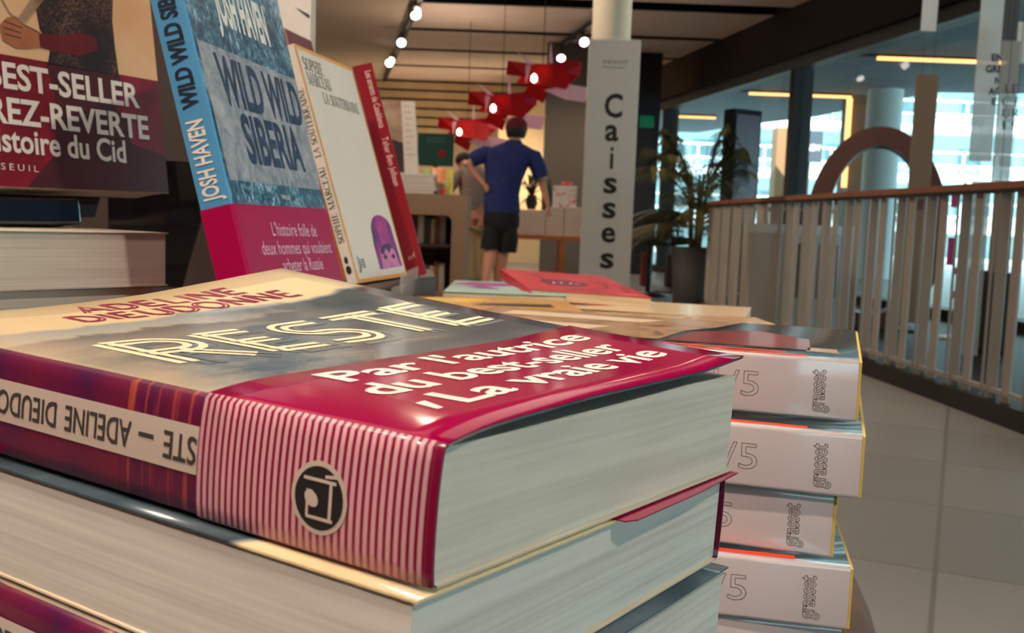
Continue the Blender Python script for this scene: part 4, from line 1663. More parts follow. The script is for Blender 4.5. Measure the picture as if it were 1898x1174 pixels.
# the kraft strip reaching the floor in front of the ring
k_ = hang('text_strip', 'kraft coloured strip with a brown square, in front of the ring', 'banner', 1699, 1741, 137, 600, 6.6, M_kraft)
a, b = at(1690, 368, 6.6), at(1711, 388, 6.6)
mb = MB()
a, b = at(1690, 368, 6.6), at(1712, 389, 6.6)
mb.box((a.x - k_.location.x + 0.015, -0.004, b.z - k_.location.z), (b.x - k_.location.x + 0.015, -0.0005, a.z - k_.location.z))
mb.build('brown_square', mat('brown_print', rgb(104, 66, 52), 0.7), k_)
mb = MB()
for k in range(16):
    zz = at(1700, 410 + k * 11, 6.6).z - k_.location.z
    mb.box((0.02, -0.003, zz), (0.026 + 0.01 * (k % 3), -0.0005, zz + 0.022))
mb.build('faint_lettering', mat('faint_brown_ink', rgb(150, 112, 84), 0.7), k_)
hang('text_strip', 'clear white hanging strip with stacked sans letters EN GRE N AGE', 'banner', 1826, 1868, -70, 300, 5.2, M_strip,
     [('EN', 1838, 1858, 113, 100), ('GRE', 1827, 1857, 134, 121), ('N', 1844, 1854, 155, 143), ('AG', 1832, 1854, 175, 163), ('E.', 1838, 1852, 194, 182)], mat('slate_ink', rgb(24, 34, 44), 0.6))
hang('text_strip', 'grey hanging strip with serif letters LECTURE at the right edge', 'banner', 1860, 1893, 75, 345, 4.9, M_greyst,
     [('LE', 1861, 1887, 172, 156), ('CT', 1857, 1890, 196, 180), ('UR', 1856, 1890, 218, 202), ('E!', 1856, 1878, 240, 224)], mat('grey_brown_ink', rgb(86, 74, 70), 0.7), style='serif')
hang('text_strip', 'kraft strip with spaced serif letters behind the handrail at the right', 'banner', 1846, 1884, 335, 505, 4.75, M_kraft,
     [('A', 1861, 1877, 362, 350), ('I', 1864, 1870, 384, 370), ('S', 1859, 1869, 404, 391), ('I', 1860, 1867, 424, 411), ('R', 1856, 1870, 448, 430)], mat('grey_brown_ink', rgb(86, 74, 70)), style='serif')
g = hang('text_strip', 'grey strip with a narrow blue rectangle, left of the kraft lettered strip', 'banner', 1803, 1838, 335, 660, 5.6, M_greyst)
mb = MB()
a, b = at(1815, 362, 5.6), at(1821, 408, 5.6)
mb.box((a.x - g.location.x, -0.004, b.z - g.location.z), (b.x - g.location.x, -0.001, a.z - g.location.z))
mb.build('blue_rectangle', mat('blue_print', rgb(50, 60, 110), 0.6), g)
hang('hanging_card', 'white panel hanging at the top right in front of the beam', 'panel', 1716, 1744, -60, 58, 5.4, mat('white_hung_card', rgb(214, 218, 220), 0.5, 0.03))
hang('hanging_card', 'dark grey panel hanging at the top right corner', 'panel', 1868, 1894, -60, 74, 5.3, mat('dark_grey_card', rgb(80, 76, 78), 0.6, 0.05))
hang('hanging_card', 'bright white panel at the right edge beside the dark grey panel', 'panel', 1889, 1930, 40, 118, 5.0, mat('white_hung_card', rgb(214, 218, 220)))
mb = MB()
mb.box((at(1835, 560, 6.4).x, 6.4, 0.012), (at(1872, 560, 6.4).x, 6.75, at(1850, 505, 6.4).z))
tag(mb.build('display_block', M_dark, None, 0.01), 'dark block on the landing behind the right end of the railing', 'block')
M_mag2 = mat('magenta_tag_paper', rgb(196, 20, 110), 0.5, 0.05)
for k, (px, py, w_, h_) in enumerate(((1771, 367, 12, 36), (1763, 466, 10, 52), (1777, 503, 16, 14), (1774, 547, 14, 14))):
    Y = 7.3
    a, b = at(px - w_ / 2, py - h_ / 2, Y), at(px + w_ / 2, py + h_ / 2, Y)
    if k == 0:
        pole = thing('tag_pole', 'thin white pole with magenta tags beside the ring', 'pole', (at(1771, 600, Y).x, Y, 0.012))
        mb = MB()
        mb.tube([(0, 0.02, 0), (0, 0.02, at(1771, 340, Y).z)], 0.012)
        mb.lathe([(0.12, 0), (0.12, 0.015)], (0, 0.02, 0), 20)
        mb.build('shaft', M_white, pole)
    mb = MB()
    mb.box((a.x - pole.location.x, 0.0, b.z - 0.012), (b.x - pole.location.x, 0.006, a.z - 0.012))
    mb.build('tag', M_mag2, pole)

# ------------------------------------------------------------------ the round book table
TZ = 0.525
tb_ = thing('display_table', 'large round dark brown table carrying all the books', 'table', (-1.04, 0.88, 0))
mb = MB()
mb.lathe([(1.2, TZ - 0.05), (1.285, TZ - 0.045), (1.3, TZ - 0.03), (1.3, TZ - 0.01), (1.292, TZ), (0.02, TZ)], n=120)
mb.build('table_top', mat('brown_table_lacquer', rgb(100, 76, 64), 0.75, 0.08, 5), tb_)
mb = MB()
mb.lathe([(0.5, 0.0), (0.5, 0.03), (0.16, 0.08), (0.12, 0.3), (0.2, TZ - 0.05)], n=48)
mb.build('pedestal', M_dark, tb_)


# ------------------------------------------------------------------ paperback builder
def interp(x, xs, ys):
    if x <= xs[0]:
        return ys[0]
    for i in range(len(xs) - 1):
        if x <= xs[i + 1]:
            return ys[i] + (ys[i + 1] - ys[i]) * (x - xs[i]) / (xs[i + 1] - xs[i])
    return ys[-1]


def smooth(f, h):
    return lambda x: sum(f(x + h * k / 4) for k in range(-4, 5)) / 9


FLAT = lambda u, v: 0.0


def paperback(root, w, h, t, mats, pages, zc=FLAT, zp=None, th=0.00045, bulge=0.0, inset=0.0012, fore=0.0008, nv=2, fine=False):
    """cover (front, spine, back) and page block; local x spine to fore edge, y up the cover, z thickness"""
    us = [0.0012, 0.003, 0.006, 0.01, 0.014, 0.018, 0.024, 0.03, 0.04, 0.05, 0.06, 0.07, 0.08, 0.09, 0.1, 0.11, 0.12, 0.13] if fine else [0.0012]
    us = [u for u in us if u < w - 0.004] + [w]
    nsp = 8 if bulge else 2
    seg = []

    def paths(v):
        o, i_ = [], []
        o += [(w, 0), (0.0012, 0)]
        i_ += [(w, th), (0.0012, th)]
        for k in range(nsp + 1):
            z = 0.0006 + (t - 0.0012) * k / nsp
            x = -bulge * math.sin(math.pi * k / nsp) ** 0.6
            o.append((x, z))
            i_.append((x + th, min(max(z, th), t - th)))
        for u in us:
            o.append((u, t + zc(u, v)))
            i_.append((u, t + zc(u, v) - th))
        return o, i_
    vs = [h * k / (nv - 1) for k in range(nv)]
    O2, I2 = [], []
    for v in vs:
        o, i_ = paths(v)
        O2.append([(x, v, z) for x, z in o])
        I2.append([(x, v, z) for x, z in i_])
    outer = [[O2[j][i] for j in range(nv)] for i in range(len(O2[0]))]
    inner = [[I2[j][i] for j in range(nv)] for i in range(len(I2[0]))]
    n = len(outer) - 1
    mi = [2] + [1] * (nsp + 2) + [0] * (n - nsp - 3)
    mb = MB()
    mb.shell(outer, inner, mi)
    if not fine:
        mb.smooth = [False] * len(mb.smooth)
    cov = mb.build('cover', mats, root)
    zp = zp or (lambda u: 0.0)
    pu = [th + 0.0002] + [u for u in us[:-1] if u > 0.002] + [w - fore]
    mb = MB()
    top = [[(u, v, t - th - 0.0002 + zp(u)) for v in (inset, h - inset)] for u in pu]
    bot = [[(u, v, th + 0.0001) for v in (inset, h - inset)] for u in pu]
    mb.shell(top, bot)
    mb.smooth = [False] * len(mb.smooth)
    pg = mb.build('page_block', pages, root)
    return cov, pg


# ------------------------------------------------------------------ the pile of novels in front
def Rz(a):
    return Matrix.Rotation(a, 3, 'Z')


YAW, TA, TB_ = 1.0135, -0.0548, 0.0248
Rm = Rz(YAW) @ Matrix.Rotation(-TA, 3, 'Y') @ Matrix.Rotation(TB_, 3, 'X')
HU, HV, HN = Rm.col[0].copy(), Rm.col[1].copy(), Rm.col[2].copy()
HA = Vector((-0.0099, 0.1548, -0.0357 + CAM_H))
HW, HH, HT = 0.139, 0.1768, 0.0233
z0f = smooth(lambda u: interp(u, [-.02, 0, .008, .018, .029, .050, .076, .109, .139, .2], [-.004, 0, .0015, .0024, .003, .0042, .005, .006, .0085, .013]), 0.004)
ef = smooth(lambda u: interp(u, [.045, .08, .108, .139, .2], [0, .3, .73, 1, 1.6]), 0.012)
zc_h = lambda u, v: z0f(u) - z0f(0) * max(0, 1 - u / 0.01) + 0.0102 * ef(u) * (max(0, v) / .1765) ** 1.3
zp_h = smooth(lambda u: interp(u, [0, .03, .063, .092, .109, .139], [.0, .0007, .0017, .0029, .0036, .0037]), 0.006)
M_front, M_spine = novel_front(), novel_spine()
M_back = mat('cream_back_cover', rgb(226, 206, 176), 0.4, 0.04, 20, coat=0.3)
M_stripes = None
t_ = NT('pink_stripes_print', 0.3, 0.4)
_x, _y, _z = t_.xyz()
sw_ = t_.math('FRACT', t_.math('MULTIPLY', _y, 1 / 0.00162))
st_ = t_.math('MULTIPLY', t_.step(sw_, 0.14, 0.16), t_.math('SUBTRACT', 1.0, t_.step(sw_, 0.70, 0.16)))
st_ = t_.math('MULTIPLY', st_, t_.step(_y, 0.0012, 0.0003))
M_stripes = t_.color(t_.mix(st_, rgb(140, 8, 58), rgb(226, 172, 180)))
M_plum = mat('deep_magenta_ink', rgb(150, 28, 70), 0.45, 0.08, 30)
M_creamink = mat('cream_ink', rgb(246, 226, 188), 0.45, 0.03)
M_ghost = mat('slate_sheen_ink', rgb(104, 110, 112), 0.35, 0.1, 30)
M_label = mat('beige_label_print', rgb(206, 190, 176), 0.45, 0.03)
M_greyink = mat('grey_ink_dark', rgb(66, 60, 58), 0.55, 0.05)
BANDV = 0.0552


def novel(M, label, art=True, fine=True, flap=False, banded=True):
    r = thing('paperback_novel', label, 'book', M=M, group='pile of misty cover novels')
    zc = zc_h if fine else FLAT
    zp = zp_h if fine else None
    paperback(r, HW, HH, HT, [M_front, M_spine, M_back], M_pages_cool if not fine else M_pages_hero, zc, zp, bulge=0.0007, nv=12 if fine else 2, fine=True)
    # paper band round the lower part: front, spine (striped) and back
    g = 0.00035
    us = [0.0006, 0.003, 0.006, 0.01, 0.014, 0.018, 0.024, 0.03, 0.04, 0.05, 0.06, 0.07, 0.08, 0.09, 0.1, 0.11, 0.12, 0.13, HW + 0.0004]
    vs = [-0.0002 + BANDV * k / 6 for k in range(7)]
    O2, I2 = [], []
    for v in vs:
        o = [(HW, -g), (0.0008, -g)] + [(-g - 0.0008 * math.sin(math.pi * k / 8) ** 0.6, 0.0004 + (HT - 0.0008) * k / 8) for k in range(9)] + [(u, HT + zc(u, v) + g) for u in us]
        i_ = [(HW, -0.00012), (0.0008, -0.00012)] + [(-0.00015 - 0.0008 * math.sin(math.pi * k / 8) ** 0.6, 0.0004 + (HT - 0.0008) * k / 8) for k in range(9)] + [(u, HT + zc(u, v) + 0.00012) for u in us]
        O2.append([(x, v if q > 1 else max(v, 0.004), z) for q, (x, z) in enumerate(o)])
        I2.append([(x, v if q > 1 else max(v, 0.004), z) for q, (x, z) in enumerate(i_)])
    n = len(O2[0])
    mb = MB()
    mb.shell([[O2[j][i] for j in range(7)] for i in range(n)], [[I2[j][i] for j in range(7)] for i in range(n)], [0] + [1] * 10 + [0] * (n - 12))
    band = mb.build('paper_band', [M_magenta, M_stripes], r)
    band['label'] = 'magenta paper band with a striped spine'
    zs = lambda u, v: Vector((u, v, HT + zc(u, v) + g + 0.00012))
    zs0 = lambda u, v: Vector((u, v, HT + zc(u, v) + 0.00014))
    if art:
        k = 0.001
        mb = MB()
        text(mb, "Par l'autrice", zs, (23 * k, 40.5 * k), (127 * k, 40.5 * k), 0.0100, bold=0.022, cuts=24)
        text(mb, 'du best-seller', zs, (17.5 * k, 26.8 * k), (122 * k, 26.8 * k), 0.0100, bold=0.022, cuts=24)
        text(mb, 'La vraie vie', zs, (24 * k, 12.5 * k), (124 * k, 15.5 * k), 0.0100, bold=0.022, cuts=24)
        mb.flat([(15.5 * k, 13 * k), (17.2 * k, 13 * k), (19.4 * k, 18.8 * k), (16.4 * k, 18.8 * k)], zs)
        mb.build('band_lettering', M_whiteink, band, fix=False)
        mb = MB()
        text(mb, 'RESTE', lambda u, v: zs0(u, v) - Vector((0, 0, 0.00005)), (17 * k, 74 * k), (131 * k, 74 * k), 0.033, style='deco')
        mb.build('title_sheen', M_ghost, r, fix=False)
        mb = MB()
        text(mb, 'RESTE', zs0, (13.5 * k, 79 * k), (129 * k, 77 * k), 0.031, style='deco')
        mb.build('title_lettering', M_creamink, r, fix=False)
        mb = MB()
        text(mb, 'ADELINE', zs0, (46 * k, 158 * k), (102 * k, 154 * k), 0.0115, style='deco')
        text(mb, 'DIEUDONNE', zs0, (36 * k, 143.5 * k), (112 * k, 139.5 * k), 0.0115, style='deco')
        mb.build('author_lettering', M_plum, r, fix=False)
    # spine print: pale label with upside-down lettering, round emblem on the band
    fx = lambda v, z: Vector((-0.0008 * math.sin(math.pi * min(max(z / HT, 0.01), 0.99)) ** 0.6 - 0.00012, v, z))
    fx2 = lambda v, z: fx(v, z) + Vector((-0.00012, 0, 0))
    mb = MB()
    za, zb = HT - 0.0152, HT - 0.0060
    mb.add([fx(v, za + (zb - za) * q / 4) for v in (BANDV - 0.003, HH * 0.995) for q in range(5)], [(q, q + 1, 6 + q, 5 + q) for q in range(4)])
    lab = mb.build('spine_label', M_label, r, fix=False)
    mb = MB()
    # text reads towards the top of the book with the letter tops towards the back cover
    text(mb, 'STE', fx2, (0.0556, HT - 0.0082), (0.0648, HT - 0.0082), 0.0052, bold=0.01, flip=True)
    text(mb, '-', fx2, (0.0678, HT - 0.0084), (0.0722, HT - 0.0084), 0.0052, bold=0.012, flip=True)
    text(mb, 'ADELINE', fx2, (0.0745, HT - 0.0082), (0.0958, HT - 0.0082), 0.0052, bold=0.01, flip=True)
    text(mb, 'DIEUDONNÉ', fx2, (0.0988, HT - 0.0082), (0.1325, HT - 0.0082), 0.0052, bold=0.01, flip=True)
    mb.build('spine_lettering', M_greyink, lab, fix=False)
    ex, ez = 0.0242, HT - 0.0131
    fe = lambda v, z: fx(v, z) + Vector((-0.00036, 0, 0))
    fe2 = lambda v, z: fx(v, z) + Vector((-0.00042, 0, 0))
    fe3 = lambda v, z: fx(v, z) + Vector((-0.00048, 0, 0))
    mb = MB()

    def disc(rx, rz, f, m_):
        vs_ = [f(ex, ez)] + [f(*p) for p in ellipse(ex, ez, rx, rz, 36)]
        mb.add(vs_, [(0, 1 + i, 1 + (i + 1) % 36) for i in range(36)], m_)
    disc(0.0064, 0.0064, fe, 0)
    disc(0.0055, 0.0055, fe2, 1)
    for poly in ([(-.0038, .0034), (.0036, .0034), (.0036, .0028), (-.0038, .0028)][:4],
                 [(-.0042, .0046), (-.0012, .0042), (-.0012, .0036), (-.0042, .0040)],
                 [(-.0034, -.0038), (.0026, -.0038), (.0026, -.0032), (-.0034, -.0032)],
                 [(-.0030, .0034), (-.0023, .0034), (-.0023, -.0036), (-.0030, -.0036)],
                 [(.0022, -.0036), (.0028, -.0036), (.0028, -.0008), (.0022, -.0008)]):
        mb.flat([(ex + p[0], ez + p[1]) for p in poly], fe3, 0)
    mb.flat([(ex + p[0], ez + p[1]) for p in ellipse(0.0016, -0.0003, 0.0017, 0.0013, 16, 35)], fe3, 0)
    mb.flat([(ex + p[0], ez + p[1]) for p in ((.0014, .0012), (.003, .0012), (.0016, .0003))], fe3, 0)
    mb.build('band_emblem', [M_label, M_ink], band, fix=False)
    if not banded:
        for c_ in list(band.children) + [band]:
            bpy.data.objects.remove(c_)
    if flap:
        mb = MB()
        pts = [(0.0665, -0.0022), (0.07, -0.0036), (0.105, -0.0032), (0.1405, -0.0016), (0.1405, 0.012), (0.0665, 0.012)]
        mb.prism(pts, -0.00075, -0.00045)
        mb.build('band_flap', M_magenta, band)
    return r


M_pages_hero = pages_mat('hero_page_edges', rgb(204, 196, 180), rgb(222, 214, 198), 700)
NOV_LABELS = ['topmost misty cover novel with magenta band, largest book in front',
              'turned novel second from the top of the front pile, page edges facing left',
              'third novel down the front pile, part of its plum spine at bottom left']
gap_ = 0.0008


def novel_M(z_top, flip=False, du=0.0, dv=0.0, tilt=1.0):
    """frame of a novel whose spine top lies z_top below the top of the pile"""
    O = HA + HU * du + HV * dv - HN * (z_top + HT)
    u, v, n_ = HU, HV, HN
    if tilt < 1:
        n2 = (HN * tilt + Vector((0, 0, 1)) * (1 - tilt)).normalized()
        u = (HU - n2 * HU.dot(n2)).normalized()
        v = n2.cross(u)
        n_ = n2
    if flip:
        O = O + u * HW + v * HH
        u, v = -u, -v
    return frame_matrix(O, u, v, n_)


b1 = novel(novel_M(0.0), NOV_LABELS[0], True, True, True)
b2 = novel(novel_M(HT + gap_, True, -0.004, 0.0), NOV_LABELS[1], True, False)
b3 = novel(novel_M(2 * (HT + gap_), False, -0.006, -0.004), NOV_LABELS[2], False, False, False, False)
zt_ = 3 * (HT + gap_)
low = ['fourth novel down the front pile', 'fifth novel down the front pile', 'sixth novel down the front pile', 'lowest novel of the front pile on the table']
base_z = HA.z - zt_
for k in range(4):
    # the lower books level out towards the table top
    remain = base_z - 0.004 - TZ
    tl_ = remain / 4
    zt2 = base_z - 0.004 - tl_ * k - HT
    tiltk = 0.45 - 0.15 * k
    n2 = (HN * max(tiltk, 0) + Vector((0, 0, 1)) * (1 - max(tiltk, 0))).normalized()
    u = (HU - n2 * HU.dot(n2)).normalized()
    v = n2.cross(u)
    O = Vector((HA.x, HA.y, 0)) + HU * (-0.003 + 0.004 * (k % 2)) + HV * (-0.003)
    O.z = zt2 + 0.0005
    if k % 2 == 0:
        O, u, v = O + u * HW + v * HH, -u, -v
    dup(b3, low[k], M=frame_matrix(O, u, v, n2))

# ------------------------------------------------------------------ the pile of white-spined books at right
M_gspine = mat('glossy_white_spine', rgb(222, 206, 204), 0.16, 0.02, 10, coat=0.8)
M_gfront = glossy_photo('black_glossy_cover', [rgb(22, 18, 20), rgb(34, 26, 26), rgb(52, 34, 32)], 30, rough=0.2, coat=0.25)
M_yellow = mat('yellow_inner_board', rgb(214, 186, 98), 0.6, 0.05, 20)
M_orange = mat('orange_red_ink', rgb(226, 66, 30), 0.45, 0.05)
M_dred = glossy_photo('dark_red_photo', [rgb(70, 14, 14), rgb(130, 26, 22), rgb(96, 20, 20)], 60, rough=0.32, coat=0.1)
GW, GH, GT = 0.14, 0.206, 0.0256


def outline(mb, body, fn, p0, p1, h, lw, bold=0.0):
    vs, fs = sans2d(body, bold, 0)
    cnt = {}
    for f in fs:
        for i in range(len(f)):
            e = tuple(sorted((f[i], f[(i + 1) % len(f)])))
            cnt[e] = cnt.get(e, 0) + 1
    dx, dy = p1[0] - p0[0], p1[1] - p0[1]
    l = math.hypot(dx, dy)
    ex, ey = -dy / l, dx / l
    mp = lambda q: (p0[0] + dx * q[0] + ex * h * q[1], p0[1] + dy * q[0] + ey * h * q[1])
    for (a, b), c in cnt.items():
        if c == 1:
            o = []
            ribbon(o, [mp(vs[a]), mp(vs[b])], lw)
            for q in o:
                mb.flat(q, fn)


def white_book(M, label):
    r = thing('white_spined_book', label, 'book', M=M, group='pile of white spined books')
    mb = MB()
    R_ = 0.0016
    # printed jacket: back, rounded spine, front
    prof = [(GW, 0), (R_, 0)] + [(R_ - R_ * math.sin(a), R_ - R_ * math.cos(a)) for a in (0.4, 0.8, 1.2, 1.57)] + \
           [(0, GT - R_)] + [(R_ - R_ * math.cos(a), GT - R_ + R_ * math.sin(a)) for a in (0.4, 0.8, 1.2, 1.57)] + [(0.0045, GT), (GW, GT)]
    inn = [(GW, .0006), (R_, .0006)] + [(max(x, .0006), min(max(z, .0006), GT - .0006)) for x, z in prof[2:-2]] + [(0.0045, GT - .0006), (GW, GT - .0006)]
    ns = len(prof) - 1
    mb.shell([[(x, v, z) for v in (0, GH)] for x, z in prof], [[(x, v, z) for v in (0, GH)] for x, z in inn], [0] + [1] * (ns - 2) + [0])
    cv = mb.build('jacket', [M_gfront, M_gspine], r)
    # yellow boards a little longer than the jacket
    mb = MB()
    prof = [(GW - .001, .0006), (.0007, .0006), (.0007, GT - .0006), (GW - .001, GT - .0006)]
    inn = [(GW - .001, .0018), (.0019, .0018), (.0019, GT - .0018), (GW - .001, GT - .0018)]
    mb.shell([[(x, v, z) for v in (-.0012, GH + .0005)] for x, z in prof], [[(x, v, z) for v in (-.0012, GH + .0005)] for x, z in inn])
    mb.smooth = [False] * len(mb.smooth)
    mb.build('yellow_board', M_yellow, r)
    mb = MB()
    mb.box((0.0021, 0.001, 0.0019), (GW - 0.002, GH - 0.001, GT - 0.0019))
    mb.build('page_block', M_pages_cool, r)
    fs2 = lambda a, b: Vector((-0.00008, -a, b))
    mb = MB()
    outline(mb, 'grasset', fs2, (-0.0128, 0.0030), (-0.0128, 0.0208), 0.0064, 0.00022, bold=0.012)
    mb.build('publisher_lettering', M_greyink, cv, fix=False)
    mb = MB()
    outline(mb, '1/5', fs2, (-0.0585, 0.0075), (-0.0395, 0.0075), 0.0105, 0.00022)
    mb.build('number_lettering', M_greyink, cv, fix=False)
    mb = MB()
    fz = lambda a, b: Vector((b, -a, GT + 0.0001))
    mb.flat([(-0.115, 0.0038), (-0.021, 0.0038), (-0.021, 0.0085), (-0.115, 0.0085)], fz)
    mb.build('cover_stripe', M_orange, cv, fix=False)
    return r, cv


def GM(px, py, depth_z, yaw, dt=0.0):
    """frame from the right-hand top corner of the spine seen at a pixel, at height depth_z"""
    d = at(px, py, 1.0) - CAM
    k = (depth_z - CAM_H) / d.z
    P = CAM + d * k
    v = Vector((-math.cos(yaw), math.sin(yaw), 0))    # up the book, to the left
    u = Vector((math.sin(yaw), math.cos(yaw), 0))
    return frame_matrix(P - Vector((0, 0, GT)), u, v, Vector((0, 0, 1))), P


GZ = CAM_H - 0.0518
glab = ['topmost white spined book of the right pile, shiny black and red cover',
        'second white spined book of the right pile, just below the topmost',
        'third white spined book of the right pile, shifted left',
        'fourth white spined book of the right pile, turned so its yellow edge shows',
        'fifth white spined book of the right pile, cut by the picture bottom',
        'sixth white spined book of the right pile, below the picture',
        'seventh white spined book of the right pile, below the picture',
        'lowest white spined book of the right pile on the table']
spec = [(1593, 670, 0.315), (1599, 808, 0.315), (1546, 921, 0.33), (1577, 1054, 0.22), (1561, 1166, 0.19)]
PITCH_G = 0.0266
g0_, gcv = white_book(GM(*spec[0][:2], GZ, spec[0][2])[0], glab[0])
# the topmost cover also shows its picture
mb = MB()
fz = lambda a, b: Vector((b, -a, GT + 0.00012))
mb.flat([(-0.115, 0.0125), (-0.03, 0.0125), (-0.03, 0.0155), (-0.115, 0.019)], fz, 0)
mb.flat([(-0.085, 0.027), (-0.02, 0.026), (-0.022, 0.072), (-0.05, 0.1), (-0.078, 0.07)], fz, 1)
mb.flat([(-0.205, 0.03), (-0.088, 0.028), (-0.082, 0.075), (-0.07, 0.1), (-0.06, 0.138), (-0.205, 0.138)], fz, 2)
mb.flat([(-0.205, 0.05), (-0.13, 0.045), (-0.12, 0.07), (-0.205, 0.08)], lambda a, b: fz(a, b) + Vector((0, 0, 0.0001)), 3)
mb.flat([(-0.19, 0.1), (-0.11, 0.1), (-0.1, 0.12), (-0.19, 0.125)], lambda a, b: fz(a, b) + Vector((0, 0, 0.0001)), 3)
mb.flat([(-0.2, 0.0), (-0.118, 0.004), (-0.112, 0.012), (-0.128, 0.018), (-0.122, 0.026), (-0.2, 0.03)], fz, 3)
mb.flat([(-0.022, 0.022), (-0.008, 0.021), (-0.009, 0.036), (-0.021, 0.037)], fz, 4)
mb.build('cover_picture', [M_orange, M_dred, glossy_photo('brown_photo_print', [rgb(120, 84, 60), rgb(176, 140, 104), rgb(84, 60, 50)], 50, rough=0.32, coat=0.1),
                           mat('cream_gloss_print', rgb(220, 200, 168), 0.32, 0.05, coat=0.1), mat('tan_gloss_print', rgb(170, 140, 110), 0.32, 0.05, coat=0.1)], gcv, fix=False)
base = None
for k in range(1, 8):
    if k < 5:
        M_, P = GM(spec[k][0], spec[k][1], GZ - PITCH_G * k, spec[k][2])
        base = P
    else:
        P = base + Vector((0.002 * (k - 5), 0.003, -PITCH_G * (k - 4)))
        M_ = frame_matrix(P - Vector((0, 0, GT)), Vector((math.sin(.25), math.cos(.25), 0)), Vector((-math.cos(.25), math.sin(.25), 0)), Vector((0, 0, 1)))
    if P.z - GT < TZ:
        break
    r = root = None
    r = dup(g0_, glab[k], M=M_)
    for c in r.children:
        for g in list(c.children):
            if g.name.startswith('cover_picture'):
                bpy.data.objects.remove(g)
gbot = GZ - PITCH_G * (k - 1) - GT
if gbot - TZ > 0.004:
    mb = MB()
    q = base + Vector((0, 0, 0))
    mb.box((0, 0, 0), (0.13, 0.19, gbot - TZ - 0.0006))
    o = mb.build('book', mat('plain_grey_cover', rgb(120, 116, 114), 0.5, 0.05), None, 0.001)
    o.location = (q.x - 0.19, q.y + 0.02, TZ + 0.0003)
    o.rotation_euler = (0, 0, -0.25 + 0.0)
    tag(o, 'plain thin book hidden under the white spined pile', 'book')


# ------------------------------------------------------------------ standing books
def stand_frame(O, yaw, lean, roll):
    u = Vector((math.cos(yaw), math.sin(yaw), 0))
    n = Vector((math.sin(yaw), -math.cos(yaw), 0))
    z = Vector((0, 0, 1))
    v = z * math.cos(lean) - n * math.sin(lean)
    nn = n * math.cos(lean) + z * math.sin(lean)
    return u * math.cos(roll) + v * math.sin(roll), -u * math.sin(roll) + v * math.cos(roll), nn


def standing(name, label, O, yaw, lean, roll, t, vmin, h, w, mats, pages, **kw):
    """O is the lower left front corner in camera-height coordinates; returns root and print helper fn(u, v) at vmin origin"""
    u, v, nn = stand_frame(O, yaw, lean, roll)
    P = Vector(O) + Vector((0, 0, CAM_H)) + v * vmin - nn * t
    r = thing(name, label, 'book', M=frame_matrix(P, u, v, nn))
    cov, pg = paperback(r, w, h, t, mats, pages, **kw)
    k = 0.001
    fn = lambda a, b, e=0.00012: Vector((a * k, b * k - vmin, t + e))
    sp = lambda a, b, e=0.00012: Vector((-e, b * k - vmin, t + a * k))
    return r, cov, fn, sp


# blue thriller
M_ice, M_frost, M_lice = ice_mat(), frost_mat(), letter_ice()
M_sky = mat('sky_blue_spine', rgb(86, 160, 208), 0.4, 0.05, 20, coat=0.3)
M_navyink = mat('navy_ink', rgb(20, 30, 48), 0.5)
r, cov, fn, sp = standing('standing_paperback', 'blue icy thriller standing upright with sky blue spine and magenta band', (-.1393, .4922, .0037), 1.4328, .2591, -.0019, .0172, -.0585, .215, .141, [M_ice, M_sky, M_sky], M_pages, bulge=0.0004)
mb = MB()
mb.flat([(4, 12.2), (140.5, 12.2), (140.5, 82.6), (4, 82.6)], fn)
pn = mb.build('frosted_panel', M_frost, cov, fix=False)
f2 = lambda a, b: fn(a, b, .0003)
mb = MB()
text(mb, 'WILD WILD', f2, (20, 53), (137, 53), 25, bold=0.03)
text(mb, 'SIBERIA', f2, (35, 23.5), (120, 23.5), 25, bold=0.03)
mb.build('title_lettering', M_lice, cov, fix=False)
mb = MB()
text(mb, 'JOSH HAVEN', f2, (37, 98.5), (109, 98.5), 22, bold=0.04)
mb.build('author_lettering', M_whiteink, cov, fix=False)
mb = MB()
text(mb, 'THRILLER', f2, (68, 4.2), (82, 4.2), 2.6)
mb.build('genre_lettering', M_whiteink, cov, fix=False)
mb = MB()
text(mb, 'JOSH HAVEN', lambda a, b: sp(a, b, .0007), (-4.8, 3.0), (-4.8, 43.5), 8.6, bold=0.03)
mb.build('spine_author_lettering', M_whiteink, cov, fix=False)
mb = MB()
text(mb, 'WILD WILD SIBERIA', lambda a, b: sp(a, b, .0007), (-4.6, 49.5), (-4.6, 120), 8.4, bold=0.03)
mb.build('spine_title_lettering', M_navyink, cov, fix=False)
mb = MB()
g = 0.0004
vA, vB = 0.0003, 0.0585
T_ = .0172
prof = [(.141, -g), (.0006, -g), (-.0006 - g, .0008), (-.0007 - g, T_ * .5), (-.0006 - g, T_ - .0008), (.0012, T_ + g), (.1414, T_ + g)]
inn = [(.141, -.0001), (.0006, -.0001), (-.0006, .0008), (-.0007, T_ * .5), (-.0006, T_ - .0008), (.0012, T_ + .0001), (.1414, T_ + .0001)]
mb.shell([[(x, v, z) for v in (vA, vB)] for x, z in prof], [[(x, v, z) for v in (vA, vB)] for x, z in inn])
mb.smooth = [False] * len(mb.smooth)
band = mb.build('paper_band', mat('magenta_satin_paper', rgb(176, 0, 74), 0.45, 0.05, 18, spec=0.2), r)
band['label'] = 'magenta band round the foot'
f3 = lambda a, b: fn(a, b, .0006)
mb = MB()
text(mb, "L'histoire folle de", f3, (42, -16.5), (112, -17.5), 7.4, cuts=0, bold=0.006)
text(mb, 'deux hommes qui voulaient', f3, (22.5, -26.5), (132.5, -28), 7.4, bold=0.006)
text(mb, 'acheter la Russie', f3, (46, -36.5), (110, -37.5), 7.4, bold=0.006)
mb.build('band_lettering', mat('pale_pink_ink', rgb(236, 176, 200), 0.5), band, fix=False)

